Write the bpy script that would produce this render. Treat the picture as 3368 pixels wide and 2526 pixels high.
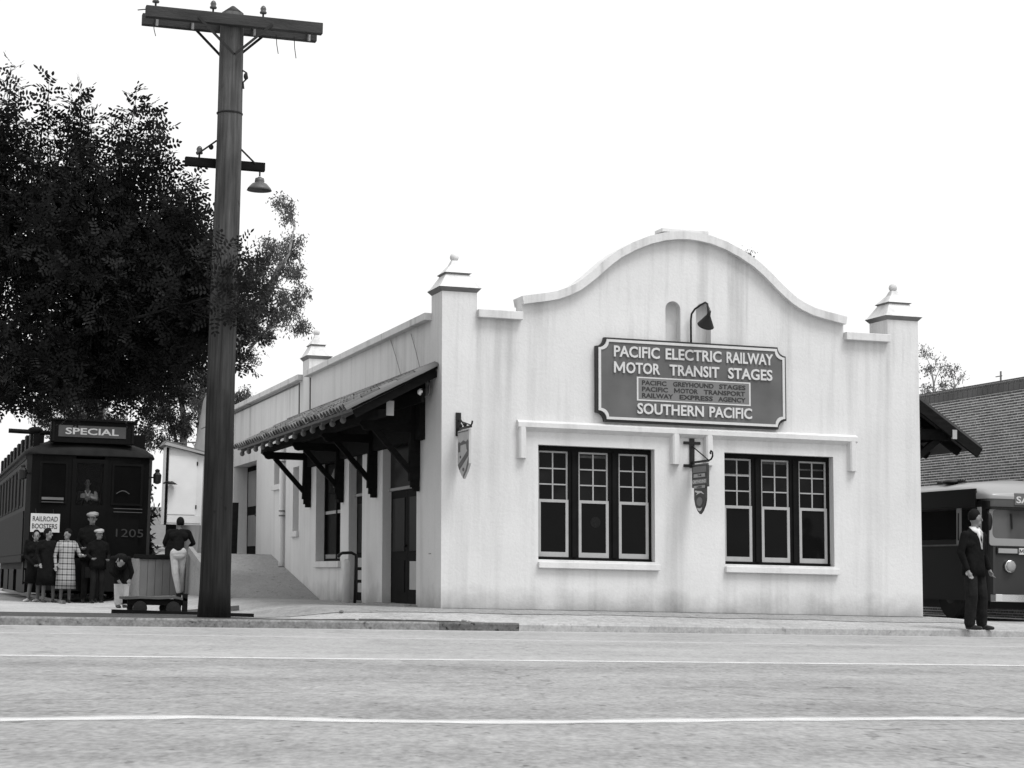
import bpy, math, random
import numpy as np
from mathutils import Vector, Matrix
from mathutils.geometry import tessellate_polygon
for o in list(bpy.data.objects): bpy.data.objects.remove(o)
scn = bpy.context.scene
COL = scn.collection
random.seed(7); rng = np.random.default_rng(11)
PI = math.pi; R = math.radians
# ------------------------------------------------------------------ camera, sky, sun, exposure
CAMH = 0.667
cam = bpy.data.cameras.new('camera'); cam.sensor_width = 36; cam.lens = 70.564
cam.clip_start = .1; cam.clip_end = 2000
camo = bpy.data.objects.new('camera', cam); COL.objects.link(camo)
A = Vector((.9563, .0490, .2880)); B = Vector((-.2914, .0876, .9526)); Cv = Vector((.0215, -.9950, .0980))
right = Vector((A.x, B.x, Cv.x)); up = -Vector((A.y, B.y, Cv.y)); back = right.cross(up)
right.normalize(); back.normalize(); up = back.cross(right)
camo.matrix_world = Matrix(((right.x, up.x, back.x, 0), (right.y, up.y, back.y, 0), (right.z, up.z, back.z, CAMH), (0, 0, 0, 1)))
scn.camera = camo
SUN_EL, SUN_AZ = R(61), R(152)      # azimuth measured from +Y clockwise: the light comes from behind the camera, from the right
world = bpy.data.worlds.new('World'); scn.world = world; world.use_nodes = True
wn = world.node_tree; wn.nodes.clear()
sky = wn.nodes.new('ShaderNodeTexSky'); sky.sky_type = 'NISHITA'; sky.sun_disc = False
sky.sun_elevation = SUN_EL; sky.sun_rotation = SUN_AZ; sky.air_density = 1.0; sky.dust_density = 6.0; sky.ozone_density = 1.0
bw = wn.nodes.new('ShaderNodeRGBToBW'); bg = wn.nodes.new('ShaderNodeBackground'); wo = wn.nodes.new('ShaderNodeOutputWorld')
bg.inputs['Strength'].default_value = 0.13
cl = wn.nodes.new('ShaderNodeMix'); cl.data_type = 'FLOAT'; cl.inputs[0].default_value = .82; cl.inputs[3].default_value = 6.0   # closed overcast layer over the clear sky
wn.links.new(sky.outputs[0], bw.inputs[0]); wn.links.new(bw.outputs[0], cl.inputs[2]); wn.links.new(cl.outputs[0], bg.inputs[0]); wn.links.new(bg.outputs[0], wo.inputs[0])
sl = bpy.data.lights.new('sun', 'SUN'); sl.energy = 1.4; sl.angle = R(24); sl.color = (1, 1, 1)
so = bpy.data.objects.new('sun', sl); COL.objects.link(so)
sd = Vector((math.sin(SUN_AZ) * math.cos(SUN_EL), math.cos(SUN_AZ) * math.cos(SUN_EL), math.sin(SUN_EL)))
so.rotation_euler = (-sd).to_track_quat('-Z', 'Y').to_euler(); so.location = (0, -20, 40)
scn.view_settings.view_transform = 'Standard'; scn.view_settings.look = 'None'
scn.view_settings.exposure = 0.62; scn.view_settings.gamma = 1.0; scn.view_settings.use_curve_mapping = False
scn.render.engine = 'CYCLES'

# ------------------------------------------------------------------ helpers
SH = .0216          # the depot's walls stand very slightly out of plumb
def tag(o, label=None, cat=None, group=None, kind=None):
    if label: o['label'] = label
    if cat: o['category'] = cat
    if group: o['group'] = group
    if kind: o['kind'] = kind
    return o
def wl(o):
    v = Vector((0, 0, 0))
    while o is not None: v = v + o.location; o = o.parent
    return v
def empty(name, loc, label, cat, group=None):
    o = bpy.data.objects.new(name, None); COL.objects.link(o); o.location = loc; o.empty_display_size = .2
    return tag(o, label, cat, group)
def link(name, me, m, parent=None):
    o = bpy.data.objects.new(name, me); COL.objects.link(o)
    if m is not None:
        me.materials.clear(); me.materials.append(m)
    if parent is not None: o.parent = parent
    return o
class MB:
    def __init__(s): s.v = []; s.f = []
    def add(s, vs, fs):
        n = len(s.v); s.v += [tuple(v) for v in vs]; s.f += [tuple(i + n for i in f) for f in fs]; return s
    def box(s, x0, x1, y0, y1, z0, z1):
        return s.add([(x0,y0,z0),(x1,y0,z0),(x1,y1,z0),(x0,y1,z0),(x0,y0,z1),(x1,y0,z1),(x1,y1,z1),(x0,y1,z1)],
                     [(0,3,2,1),(4,5,6,7),(0,1,5,4),(1,2,6,5),(2,3,7,6),(3,0,4,7)])
    def frus(s, cx, cy, w0, d0, z0, w1, d1, z1):
        a, b, c, d = w0/2, d0/2, w1/2, d1/2
        return s.add([(cx-a,cy-b,z0),(cx+a,cy-b,z0),(cx+a,cy+b,z0),(cx-a,cy+b,z0),(cx-c,cy-d,z1),(cx+c,cy-d,z1),(cx+c,cy+d,z1),(cx-c,cy+d,z1)],
                     [(0,3,2,1),(4,5,6,7),(0,1,5,4),(1,2,6,5),(2,3,7,6),(3,0,4,7)])
    def bar(s, p, q, w, h=None, upv=(0,0,1)):
        p, q = Vector(p), Vector(q); h = h or w; d = (q-p).normalized(); u = Vector(upv)
        if abs(d.dot(u)) > .98: u = Vector((0,1,0))
        r = d.cross(u).normalized(); u = r.cross(d)
        vs = [c + r*i*w/2 + u*j*h/2 for c in (p, q) for i, j in ((-1,-1),(1,-1),(1,1),(-1,1))]
        return s.add(vs, [(0,1,2,3),(7,6,5,4),(0,4,5,1),(1,5,6,2),(2,6,7,3),(3,7,4,0)])
    def tube(s, path, rad, n=10, caps=True):
        P = [Vector(p) for p in path]; k = len(P)
        rads = rad if isinstance(rad, (list, tuple)) else [rad]*k
        vs = []; ref = None
        for i in range(k):
            d = (P[min(i+1,k-1)] - P[max(i-1,0)]).normalized()
            if ref is None: ref = Vector((0,0,1)) if abs(d.z) < .9 else Vector((1,0,0))
            r = d.cross(ref).normalized(); u = r.cross(d).normalized(); ref = u
            for j in range(n):
                t = 2*PI*j/n; vs.append(P[i] + (r*math.cos(t) + u*math.sin(t))*rads[i])
        fs = [(i*n+j, i*n+(j+1)%n, (i+1)*n+(j+1)%n, (i+1)*n+j) for i in range(k-1) for j in range(n)]
        if caps: fs += [tuple(range(n))[::-1], tuple((k-1)*n+j for j in range(n))]
        return s.add(vs, fs)
    def lathe(s, prof, c, n=20, axis='z'):
        vs = []
        for r, z in prof:
            for j in range(n):
                t = 2*PI*j/n; a, b = r*math.cos(t), r*math.sin(t)
                vs.append((c[0]+a, c[1]+b, c[2]+z) if axis == 'z' else (c[0]+a, c[1]+z, c[2]+b) if axis == 'y' else (c[0]+z, c[1]+a, c[2]+b))
        k = len(prof)
        fs = [(i*n+j, i*n+(j+1)%n, (i+1)*n+(j+1)%n, (i+1)*n+j) for i in range(k-1) for j in range(n)]
        fs += [tuple(range(n))[::-1], tuple((k-1)*n+j for j in range(n))]
        return s.add(vs, fs)
    def ell(s, c, r, nu=14, nv=9):
        r = r if isinstance(r, (list, tuple)) else (r, r, r)
        prof = [(math.sin(PI*i/nv), -math.cos(PI*i/nv)) for i in range(1, nv)]
        vs = [(c[0], c[1], c[2]-r[2])]
        for q, z in prof:
            for j in range(nu):
                t = 2*PI*j/nu; vs.append((c[0]+r[0]*q*math.cos(t), c[1]+r[1]*q*math.sin(t), c[2]+r[2]*z))
        vs.append((c[0], c[1], c[2]+r[2])); m = len(prof); L = len(vs)-1
        fs = [(0, 1+(j+1)%nu, 1+j) for j in range(nu)]
        fs += [(1+i*nu+j, 1+i*nu+(j+1)%nu, 1+(i+1)*nu+(j+1)%nu, 1+(i+1)*nu+j) for i in range(m-1) for j in range(nu)]
        fs += [(1+(m-1)*nu+j, 1+(m-1)*nu+(j+1)%nu, L) for j in range(nu)]
        return s.add(vs, fs)
    def loft(s, rings, n=20, caps=True):            # rings: (cx, cy, z, rx, ry[, fold amplitude, fold count])
        vs = []
        for g in rings:
            cx, cy, z, rx, ry = g[:5]; am = g[5] if len(g) > 5 else 0; k = g[6] if len(g) > 6 else 7
            for j in range(n):
                t = 2*PI*j/n; w = 1 + am*math.sin(k*t+1.3)
                vs.append((cx+rx*w*math.cos(t), cy+ry*w*math.sin(t), z))
        k = len(rings)
        fs = [(i*n+j, i*n+(j+1)%n, (i+1)*n+(j+1)%n, (i+1)*n+j) for i in range(k-1) for j in range(n)]
        if caps: fs += [tuple(range(n))[::-1], tuple((k-1)*n+j for j in range(n))]
        return s.add(vs, fs)
    def plate(s, outer, holes, d0, d1, plane):      # plane 'xz' extrudes along y, 'yz' along x, 'xy' along z
        def P(u, w, d): return (u, d, w) if plane == 'xz' else (d, u, w) if plane == 'yz' else (u, w, d)
        loops = [outer] + list(holes); flat = [p for l in loops for p in l]
        tris = tessellate_polygon([[Vector((p[0], p[1], 0)) for p in l] for l in loops])
        n = len(flat); vs = [P(p[0], p[1], d0) for p in flat] + [P(p[0], p[1], d1) for p in flat]
        fs = [tuple(t) for t in tris] + [(t[2]+n, t[1]+n, t[0]+n) for t in tris]; o = 0
        for l in loops:
            m = len(l); fs += [(o+i, o+(i+1)%m, o+(i+1)%m+n, o+i+n) for i in range(m)]; o += m
        return s.add(vs, fs)
    def build(s, name, m, parent=None, smooth=False, shear=False, bevel=0, loc=None):
        off = wl(parent) if parent is not None else Vector((0,0,0))
        if loc is not None: off = Vector(loc)
        vs = [(v[0] - (SH*v[2] if shear else 0) - off.x, v[1]-off.y, v[2]-off.z) for v in s.v]
        me = bpy.data.meshes.new(name); me.from_pydata(vs, [], s.f)
        import bmesh
        bm = bmesh.new(); bm.from_mesh(me); bmesh.ops.recalc_face_normals(bm, faces=bm.faces); bm.to_mesh(me); bm.free()
        if smooth: me.polygons.foreach_set('use_smooth', [True]*len(me.polygons))
        o = link(name, me, m, parent)
        if loc is not None: o.location = Vector(loc) - (wl(parent) if parent is not None else Vector((0,0,0)))
        if bevel:
            b = o.modifiers.new('bevel', 'BEVEL'); b.width = bevel; b.segments = 2; b.limit_method = 'ANGLE'; b.angle_limit = R(40)
        return o
def sub(parent, root):  # world offset bookkeeping: parts sit at their root's origin
    return parent
# ------------------------------------------------------------------ materials (the photograph is black and white: greys only)
MATS = {}
def pm(name, c, rough=.8, var=.18, scale=4., stretch=(1,1,1), bump=0., spec=.3, metal=0., detail=5, bscale=None):
    if name in MATS: return MATS[name]
    m = bpy.data.materials.new(name); m.use_nodes = True; nt = m.node_tree; N = nt.nodes; L = nt.links
    b = N['Principled BSDF']; b.inputs['Roughness'].default_value = rough; b.inputs['Specular IOR Level'].default_value = spec; b.inputs['Metallic'].default_value = metal
    tc = N.new('ShaderNodeTexCoord'); mp = N.new('ShaderNodeMapping'); mp.inputs['Scale'].default_value = stretch
    no = N.new('ShaderNodeTexNoise'); no.inputs['Scale'].default_value = scale; no.inputs['Detail'].default_value = detail
    mr = N.new('ShaderNodeMapRange'); mr.inputs[1].default_value = .25; mr.inputs[2].default_value = .75
    mr.inputs[3].default_value = c*(1-var); mr.inputs[4].default_value = c*(1+var)
    L.new(tc.outputs['Object'], mp.inputs[0]); L.new(mp.outputs[0], no.inputs[0]); L.new(no.outputs[0], mr.inputs[0]); L.new(mr.outputs[0], b.inputs['Base Color'])
    if bump:
        n2 = N.new('ShaderNodeTexNoise'); n2.inputs['Scale'].default_value = bscale or scale*8; n2.inputs['Detail'].default_value = 4
        bu = N.new('ShaderNodeBump'); bu.inputs['Strength'].default_value = bump; bu.inputs['Distance'].default_value = .02
        L.new(mp.outputs[0], n2.inputs[0]); L.new(n2.outputs[0], bu.inputs['Height']); L.new(bu.outputs[0], b.inputs['Normal'])
    MATS[name] = m; m.diffuse_color = (c, c, c, 1); return m
def math_node(nt, op, a, b=None, clamp=False):
    n = nt.nodes.new('ShaderNodeMath'); n.operation = op; n.use_clamp = clamp
    for i, x in enumerate((a, b)):
        if x is None: continue
        if isinstance(x, (int, float)): n.inputs[i].default_value = x
        else: nt.links.new(x, n.inputs[i])
    return n.outputs[0]
def stucco():
    m = bpy.data.materials.new('white_stucco'); m.use_nodes = True; nt = m.node_tree; N = nt.nodes; L = nt.links; b = N['Principled BSDF']
    b.inputs['Roughness'].default_value = .92; b.inputs['Specular IOR Level'].default_value = .12
    ge = N.new('ShaderNodeNewGeometry'); sx = N.new('ShaderNodeSeparateXYZ'); L.new(ge.outputs['Position'], sx.inputs[0])
    def noise(st, sc, det=4, ro=.55):
        mp = N.new('ShaderNodeMapping'); mp.inputs['Scale'].default_value = st; L.new(ge.outputs['Position'], mp.inputs[0])
        n = N.new('ShaderNodeTexNoise'); n.inputs['Scale'].default_value = sc; n.inputs['Detail'].default_value = det; n.inputs['Roughness'].default_value = ro
        L.new(mp.outputs[0], n.inputs[0]); return n.outputs[0]
    def rng_(x, a, b_, c, d):
        r = N.new('ShaderNodeMapRange'); L.new(x, r.inputs[0])
        for i, v in enumerate((a, b_, c, d)): r.inputs[i+1].default_value = v
        return r.outputs[0]
    streak = rng_(noise((1,1,.045), 3.4, 5, .6), .50, .72, 0, 1)         # long rain streaks
    fine = rng_(noise((1,1,.10), 11, 3), .52, .74, 0, 1)
    top = rng_(sx.outputs[2], 3.4, 4.75, .12, 1)                          # streaks run down from the parapet
    foot = rng_(math_node(nt, 'ADD', sx.outputs[2], math_node(nt, 'MULTIPLY', noise((1,1,1), 1.7), -.75)), -.30, .22, 1, 0)   # splash dirt along the base
    blot = rng_(noise((1,1,1), .9, 6), .3, .7, -.035, .035)
    grain = rng_(noise((1,1,1), 28, 3), .3, .7, -.018, .018)
    s1 = math_node(nt, 'MULTIPLY', math_node(nt, 'MULTIPLY', streak, math_node(nt, 'ADD', math_node(nt, 'MULTIPLY', top, .11), .085)), -1.0)
    s2 = math_node(nt, 'MULTIPLY', math_node(nt, 'MULTIPLY', fine, top), -.05)
    s3 = math_node(nt, 'MULTIPLY', foot, -.34)
    t = math_node(nt, 'ADD', math_node(nt, 'ADD', math_node(nt, 'ADD', s1, s2), s3), math_node(nt, 'ADD', math_node(nt, 'ADD', blot, grain), .635), True)
    L.new(t, b.inputs['Base Color'])
    bu = N.new('ShaderNodeBump'); bu.inputs['Strength'].default_value = .28; bu.inputs['Distance'].default_value = .02
    L.new(noise((1,1,1), 14, 6, .65), bu.inputs['Height']); L.new(bu.outputs[0], b.inputs['Normal'])
    return m
WHITE = stucco()
def road_mat(name, c, var, street=False):
    m = bpy.data.materials.new(name); m.use_nodes = True; nt = m.node_tree; N = nt.nodes; L = nt.links; b = N['Principled BSDF']
    b.inputs['Roughness'].default_value = .88; b.inputs['Specular IOR Level'].default_value = .25
    ge = N.new('ShaderNodeNewGeometry')
    def noise(st, sc, det=5):
        mp = N.new('ShaderNodeMapping'); mp.vector_type = 'TEXTURE'; mp.inputs['Scale'].default_value = tuple(1/q for q in st); mp.inputs['Rotation'].default_value = (0, 0, R(-17) if st[1] < 1 else 0); L.new(ge.outputs['Position'], mp.inputs[0])
        n = N.new('ShaderNodeTexNoise'); n.inputs['Scale'].default_value = sc; n.inputs['Detail'].default_value = det
        L.new(mp.outputs[0], n.inputs[0]); return n.outputs[0]
    def mr(x, lo, hi, a=.3, b_=.7):
        r = N.new('ShaderNodeMapRange'); L.new(x, r.inputs[0])
        for i, v in enumerate((a, b_, lo, hi)): r.inputs[i+1].default_value = v
        return r.outputs[0]
    a = mr(noise((1,.4,1), 9.0), -var*.8, var*.8); d = mr(noise((1,.8,1), .7), -var*.8, var*.8); e = mr(noise((1,.4,1), 30, 3), -var, var)
    k = mr(noise((1,.45,1), 13, 2), -.10, 0, .72, .64)
    t = math_node(nt, 'ADD', math_node(nt, 'ADD', math_node(nt, 'ADD', a, d), math_node(nt, 'ADD', e, k)), c, True)
    if street:
        lanes = mr(noise((.02,1,1), .55, 2), -.025, .025); tyre = mr(noise((.12,1,1), 2.4, 3), -.006, .006); oil = mr(noise((1,.7,1), 1.6, 4), -.05, 0, .72, .60)
        mp = N.new('ShaderNodeMapping'); mp.inputs['Scale'].default_value = (.22,.35,1); L.new(ge.outputs['Position'], mp.inputs[0])
        nz = N.new('ShaderNodeTexNoise'); nz.inputs['Scale'].default_value = 1.5; nz.inputs['Detail'].default_value = 6; L.new(ge.outputs['Position'], nz.inputs[0])
        mx = N.new('ShaderNodeMix'); mx.data_type = 'VECTOR'; mx.inputs[0].default_value = .18; L.new(mp.outputs[0], mx.inputs[4]); L.new(nz.outputs[1], mx.inputs[5])
        vo = N.new('ShaderNodeTexVoronoi'); vo.feature = 'DISTANCE_TO_EDGE'; vo.inputs['Scale'].default_value = 1.0; L.new(mx.outputs[1], vo.inputs['Vector'])
        crack = mr(vo.outputs['Distance'], -.10, 0, .0, .006)
        t = math_node(nt, 'ADD', t, math_node(nt, 'ADD', math_node(nt, 'ADD', lanes, tyre), math_node(nt, 'ADD', oil, crack)), True)
    L.new(t, b.inputs['Base Color'])
    bu = N.new('ShaderNodeBump'); bu.inputs['Strength'].default_value = .5; bu.inputs['Distance'].default_value = .01
    L.new(noise((1,1,1), 45, 4), bu.inputs['Height']); L.new(bu.outputs[0], b.inputs['Normal']); return m
ROAD = road_mat('concrete_road', .26, .05, True); ROADF = road_mat('concrete_road_far_lane', .305, .045, True); WALK = road_mat('concrete_walk', .42, .05)
GUTTER = road_mat('pale_gutter', .38, .04); YARD = road_mat('yard_dirt', .36, .06)
CURB_L = road_mat('curb_grey', .20, .05); CURB_D = road_mat('curb_dark_paint', .10, .03); CURB_R = road_mat('curb_pale', .33, .05)
RAMP = road_mat('ramp_concrete', .27, .025); SOIL = pm('dark_soil', .055, .95, .4, 9)
def paint_line(k=1.0):
    m = pm('white_road_paint' if k > .6 else 'worn_road_paint', .66, .75, .12, 6); nt = m.node_tree; N = nt.nodes; b = N['Principled BSDF']
    ge = N.new('ShaderNodeNewGeometry'); no = N.new('ShaderNodeTexNoise'); no.inputs['Scale'].default_value = 5.0; no.inputs['Detail'].default_value = 8; no.inputs['Roughness'].default_value = .7
    mr = N.new('ShaderNodeMapRange'); mr.inputs[1].default_value = .30; mr.inputs[2].default_value = .60; mr.inputs[3].default_value = k*.7; mr.inputs[4].default_value = k
    nt.links.new(ge.outputs['Position'], no.inputs[0]); nt.links.new(no.outputs[0], mr.inputs[0]); nt.links.new(mr.outputs[0], b.inputs['Alpha']); return m
PAINT = paint_line(); PAINTF = paint_line(.4)
def pole_mat():
    m = bpy.data.materials.new('weathered_pole'); m.use_nodes = True; nt = m.node_tree; N = nt.nodes; L = nt.links; b = N['Principled BSDF']
    b.inputs['Roughness'].default_value = .9; b.inputs['Specular IOR Level'].default_value = .2
    ge = N.new('ShaderNodeNewGeometry'); sx = N.new('ShaderNodeSeparateXYZ'); L.new(ge.outputs['Position'], sx.inputs[0])
    def noise(st, sc, det=5):
        mp = N.new('ShaderNodeMapping'); mp.inputs['Scale'].default_value = st; L.new(ge.outputs['Position'], mp.inputs[0])
        n = N.new('ShaderNodeTexNoise'); n.inputs['Scale'].default_value = sc; n.inputs['Detail'].default_value = det; L.new(mp.outputs[0], n.inputs[0]); return n.outputs[0]
    def mr(x, a, b_, lo, hi):
        r = N.new('ShaderNodeMapRange'); L.new(x, r.inputs[0])
        for i, v in enumerate((a, b_, lo, hi)): r.inputs[i+1].default_value = v
        return r.outputs[0]
    grain = mr(noise((1,1,.04), 26), .3, .7, .55, 1.45); blot = mr(noise((1,1,.35), 4), .3, .7, .7, 1.3); knot = mr(noise((1,1,.6), 7, 2), .68, .76, 1, .35)
    creo = mr(math_node(nt, 'ADD', sx.outputs[2], math_node(nt, 'MULTIPLY', noise((1,1,.3), 3), 3.0)), 3.6, 6.4, .016, .075)     # creosote-treated butt
    t = math_node(nt, 'MULTIPLY', math_node(nt, 'MULTIPLY', grain, blot), math_node(nt, 'MULTIPLY', knot, creo)); L.new(t, b.inputs['Base Color'])
    bu = N.new('ShaderNodeBump'); bu.inputs['Strength'].default_value = .9; bu.inputs['Distance'].default_value = .02; L.new(noise((1,1,.05), 34), bu.inputs['Height']); L.new(bu.outputs[0], b.inputs['Normal'])
    return m
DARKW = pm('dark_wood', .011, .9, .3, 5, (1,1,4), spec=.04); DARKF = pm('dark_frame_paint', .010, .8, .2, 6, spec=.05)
SASH = pm('grey_sash_paint', .36, .6, .08, 8); GLASS = pm('dark_window_glass', .006, .06, .2, 2, spec=.07)
SGLASS = pm('side_window_glass', .008, .3, .2, 2, spec=.03)
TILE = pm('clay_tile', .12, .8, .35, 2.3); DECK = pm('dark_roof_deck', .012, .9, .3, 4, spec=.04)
RAFT = pm('rafter_paint', .14, .7, .2, 5); SIGN = pm('sign_blue_grey', .105, .55, .2, 2.2); SIGNL = pm('sign_light_panel', .17, .55, .06, 3)
LETW = pm('white_letter', .56, .5, .06, 20); LETD = pm('dark_letter', .03, .6, .1, 20); IRON = pm('black_iron', .010, .5, .2, 8)
GALV = pm('galvanised', .40, .5, .15, 8, metal=.3); GREYP = pm('grey_paint', .24, .7, .12, 3); MIDP = pm('mid_grey_paint', .13, .7, .12, 3)
POLE = pole_mat(); ARMW = pm('weathered_arm', .038, .85, .4, 6, (.3,1,1), bump=.4)
GLASSI = pm('glass_insulator', .06, .15, .1, 5, spec=.5); METAL = pm('dull_metal', .16, .4, .2, 8, metal=.6)
LAMPM = pm('lamp_shade_enamel', .10, .45, .15, 8); GLOBE = pm('white_globe', .8, .2, .03, 8, spec=.5)
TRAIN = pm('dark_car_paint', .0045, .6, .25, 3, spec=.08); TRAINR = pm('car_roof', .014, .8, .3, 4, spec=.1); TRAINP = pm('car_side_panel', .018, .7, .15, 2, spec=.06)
TGLASS = pm('car_window_glass', .005, .5, .2, 2, spec=.01); GOLD = pm('faded_gold_letter', .035, .6, .1, 9); STEEL = pm('steel', .12, .45, .2, 6, metal=.5)
BUSD = pm('bus_dark_paint', .009, .35, .15, 2, spec=.2); BUSF = pm('bus_front_paint', .032, .35, .12, 2, spec=.45); BUSW = pm('bus_cream_paint', .28, .3, .05, 2, spec=.45)
CHROME = pm('chrome', .72, .18, .04, 4, metal=1.0); RUB = pm('tyre_rubber', .02, .9, .2, 9); BGLASS = pm('bus_glass', .075, .06, .35, 1.1, spec=.5)
MORTAR = pm('pale_mortar', .70, .95, .1, 12); BRICK = pm('dark_brick', .11, .9, .30, .9); BRICK2 = pm('mid_brick', .15, .9, .30, .9); BRICK3 = pm('dull_brick', .085, .9, .3, .9)
BARK = pm('bark', .013, .95, .4, 6, (1,1,.2), bump=.6); EBARK = pm('pale_gum_bark', .24, .9, .45, 2.5, (1,1,.25))
def leafm(name, c, var, tl=.25):
    m = pm(name, c, .65, var, .9, spec=.10, detail=3); nt = m.node_tree; N = nt.nodes; b = N['Principled BSDF']
    tr_ = N.new('ShaderNodeBsdfTranslucent'); mx = N.new('ShaderNodeMixShader'); mx.inputs[0].default_value = tl
    nt.links.new(b.inputs['Base Color'].links[0].from_socket, tr_.inputs[0]); nt.links.new(b.outputs[0], mx.inputs[1]); nt.links.new(tr_.outputs[0], mx.inputs[2]); nt.links.new(mx.outputs[0], N['Material Output'].inputs[0]); return m
LEAF = leafm('dark_leaf', .018, .6); ELEAF = leafm('gum_leaf', .12, .45, .5); FLEAF = leafm('far_leaf', .12, .35, .5)
def tinted():
    m = bpy.data.materials.new('tinted_pane'); m.use_nodes = True; b = m.node_tree.nodes['Principled BSDF']
    b.inputs['Base Color'].default_value = (.012,.012,.012,1); b.inputs['Roughness'].default_value = .08; b.inputs['Specular IOR Level'].default_value = .06; b.inputs['Alpha'].default_value = .30
    return m
TPANE = tinted()
SKIN = pm('skin', .19, .6, .06, 8); SKIND = pm('skin_dark_features', .09, .7, .05, 8); HAIR = pm('dark_hair', .007, .7, .3, 30, (1,1,.3), spec=.08)  # SKIND: darker grey for eyes, brows, mouths and one neck
CLD = pm('dark_cloth', .009, .95, .3, 9, bump=1.0, bscale=11, spec=.05); CLD2 = pm('charcoal_cloth', .016, .95, .3, 9, bump=1.0, bscale=11, spec=.05); CLW = pm('pale_cloth', .42, .9, .1, 9, bump=1.0, bscale=11)
SHOE = pm('black_shoe', .015, .4, .1, 9); WSHIRT = pm('white_shirt', .58, .9, .04, 9); CAPM = pm('pale_cap', .34, .9, .08, 12); STOCK = pm('stocking', .11, .6, .06, 9)

def text(parent, s, u0, u1, z0, cap, depth, m, name='lettering', plane='xz', at=0., bold=.02, shear=True):
    if s[0] == 'M':                              # the built-in capital M fills badly: draw it
        w = (u1-u0)*(.235 if len(s) > 3 else .50); g = (u1-u0)*(.03 if len(s) > 3 else .06)
        mb = MB(); mb.plate([(u0+a*w, z0+b_*cap) for a, b_ in ((0,0),(.17,0),(.17,.66),(.42,.16),(.58,.16),(.83,.66),(.83,0),(1,0),(1,1),(.83,1),(.5,.38),(.17,1),(0,1))], [], at-depth, at, plane)
        mb.build(name, m, parent, shear=shear); s = s[1:]; u0 = u0+w+g
    cu = bpy.data.curves.new('t', 'FONT'); cu.body = s; cu.size = 1; cu.offset = bold; cu.resolution_u = 3
    to = bpy.data.objects.new('t', cu); COL.objects.link(to); dg = bpy.context.evaluated_depsgraph_get(); dg.update()
    me = bpy.data.meshes.new_from_object(to.evaluated_get(dg)); bpy.data.objects.remove(to)
    co = np.empty(len(me.vertices)*3); me.vertices.foreach_get('co', co); co = co.reshape(-1, 3)
    x0, x1 = co[:,0].min(), co[:,0].max(); y0, y1 = co[:,1].min(), co[:,1].max()
    U = u0 + (co[:,0]-x0)/(x1-x0)*(u1-u0); Z = z0 + (co[:,1]-y0)/(y1-y0)*cap
    n = len(co); polys = [tuple(p.vertices) for p in me.polygons]
    # extrude by hand: front sheet at 'at' - depth, side walls back to 'at'
    from collections import Counter
    ec = Counter()
    for p in polys:
        for i in range(len(p)): ec[tuple(sorted((p[i], p[(i+1) % len(p)])))] += 1
    def P(u, z, d): return (u, d, z) if plane == 'xz' else (d, u, z)
    mb = MB(); mb.v = [P(U[i], Z[i], at-depth) for i in range(n)] + [P(U[i], Z[i], at) for i in range(n)]
    mb.f = polys + [(a, b, b+n, a+n) for (a, b), k in ec.items() if k == 1]
    bpy.data.meshes.remove(me)
    return mb.build(name, m, parent, shear=shear)
# ------------------------------------------------------------------ the setting
def sst(a, b, x):
    t = min(1, max(0, (x-a)/(b-a))); return t*t*(3-2*t)
def yc(X): return 25.70 + .072*X
def gz(X, Y):
    T = -.03 + .27*sst(4.1, 6.4, X) - .09*sst(16.3, 18.0, X)
    d = Y - yc(X) - .16
    k = 1-sst(3.6, 6.0, X)
    return .106 + (T-.106)*sst(-.3+2.6*k, 3.0+2.6*k, d)
far = MB(); far.box(-900, 900, -300, 1500, -.6, -.35); tag(far.build('ground', YARD), kind='structure')
rd = MB(); rd.add([(-160, -80, 0), (160, -80, 0), (160, 16.5, 0), (-160, 16.5, 0)], [(0,1,2,3)]); tag(rd.build('road', ROAD), kind='structure')
rd = MB(); rd.add([(-120, 16.5, 0), (160, 16.5, 0), (160, yc(160)-.42, 0), (-120, yc(-120)-.42, 0)], [(0,1,2,3)]); tag(rd.build('road', ROADF), kind='structure')
gu = MB(); gu.add([(-160, yc(-160)-.42, .0), (160, yc(160)-.42, .0), (160, yc(160)+.02, .0), (-160, yc(-160)+.02, .0)], [(0,1,2,3)]); tag(gu.build('gutter', GUTTER), kind='structure')
xs = [-160,-80,-40,-20,-10,-5,-3,-2] + [i*.25 for i in range(-4, 88)] + [24,30,40,80,160]
ds = [i*.1 for i in range(34)] + [3.4,3.8,4.2,4.6,5,5.4,5.8,6.4,7.2,9,12,16,20,26,34,45,60,90,140]
yd = MB(); yd.v = [(x, yc(x)+.155+d, gz(x, yc(x)+.155+d)) for d in ds for x in xs]; n = len(xs)
yd.f = [(j*n+i, j*n+i+1, (j+1)*n+i+1, (j+1)*n+i) for j in range(len(ds)-1) for i in range(n-1)]
tag(yd.build('pavement', YARD, smooth=True), kind='structure')
def strip(name, m, f0, f1, x0, x1, step=.25, lift=.007, nd=14):
    mb = MB(); nx = int((x1-x0)/step)+1
    for i in range(nx):
        x = x0 + i*step
        for k in range(nd+1):
            d = f0(x) + (f1(x)-f0(x))*k/nd; y = yc(x)+.155+d; mb.v.append((x, y, gz(x, y)+lift))
    w = nd+1; mb.f = [(i*w+k, (i+1)*w+k, (i+1)*w+k+1, i*w+k+1) for i in range(nx-1) for k in range(nd)]
    return tag(mb.build(name, m, smooth=True), kind='structure')
wob = lambda x, a, s: a*(math.sin(x*2.3+s)+.6*math.sin(x*5.7+2*s)+.4*math.sin(x*11.1+s))
strip('dirt_strip', SOIL, lambda x: .015+abs(wob(x,.012,1)), lambda x: max(.05, 3.2*(1-sst(3.2, 5.0, x))+.42*(1-sst(6.6, 7.7, x))+wob(x,.05,2)), -6, 7.7, .08)
APRON = road_mat('stained_apron', .27, .05)
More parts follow.
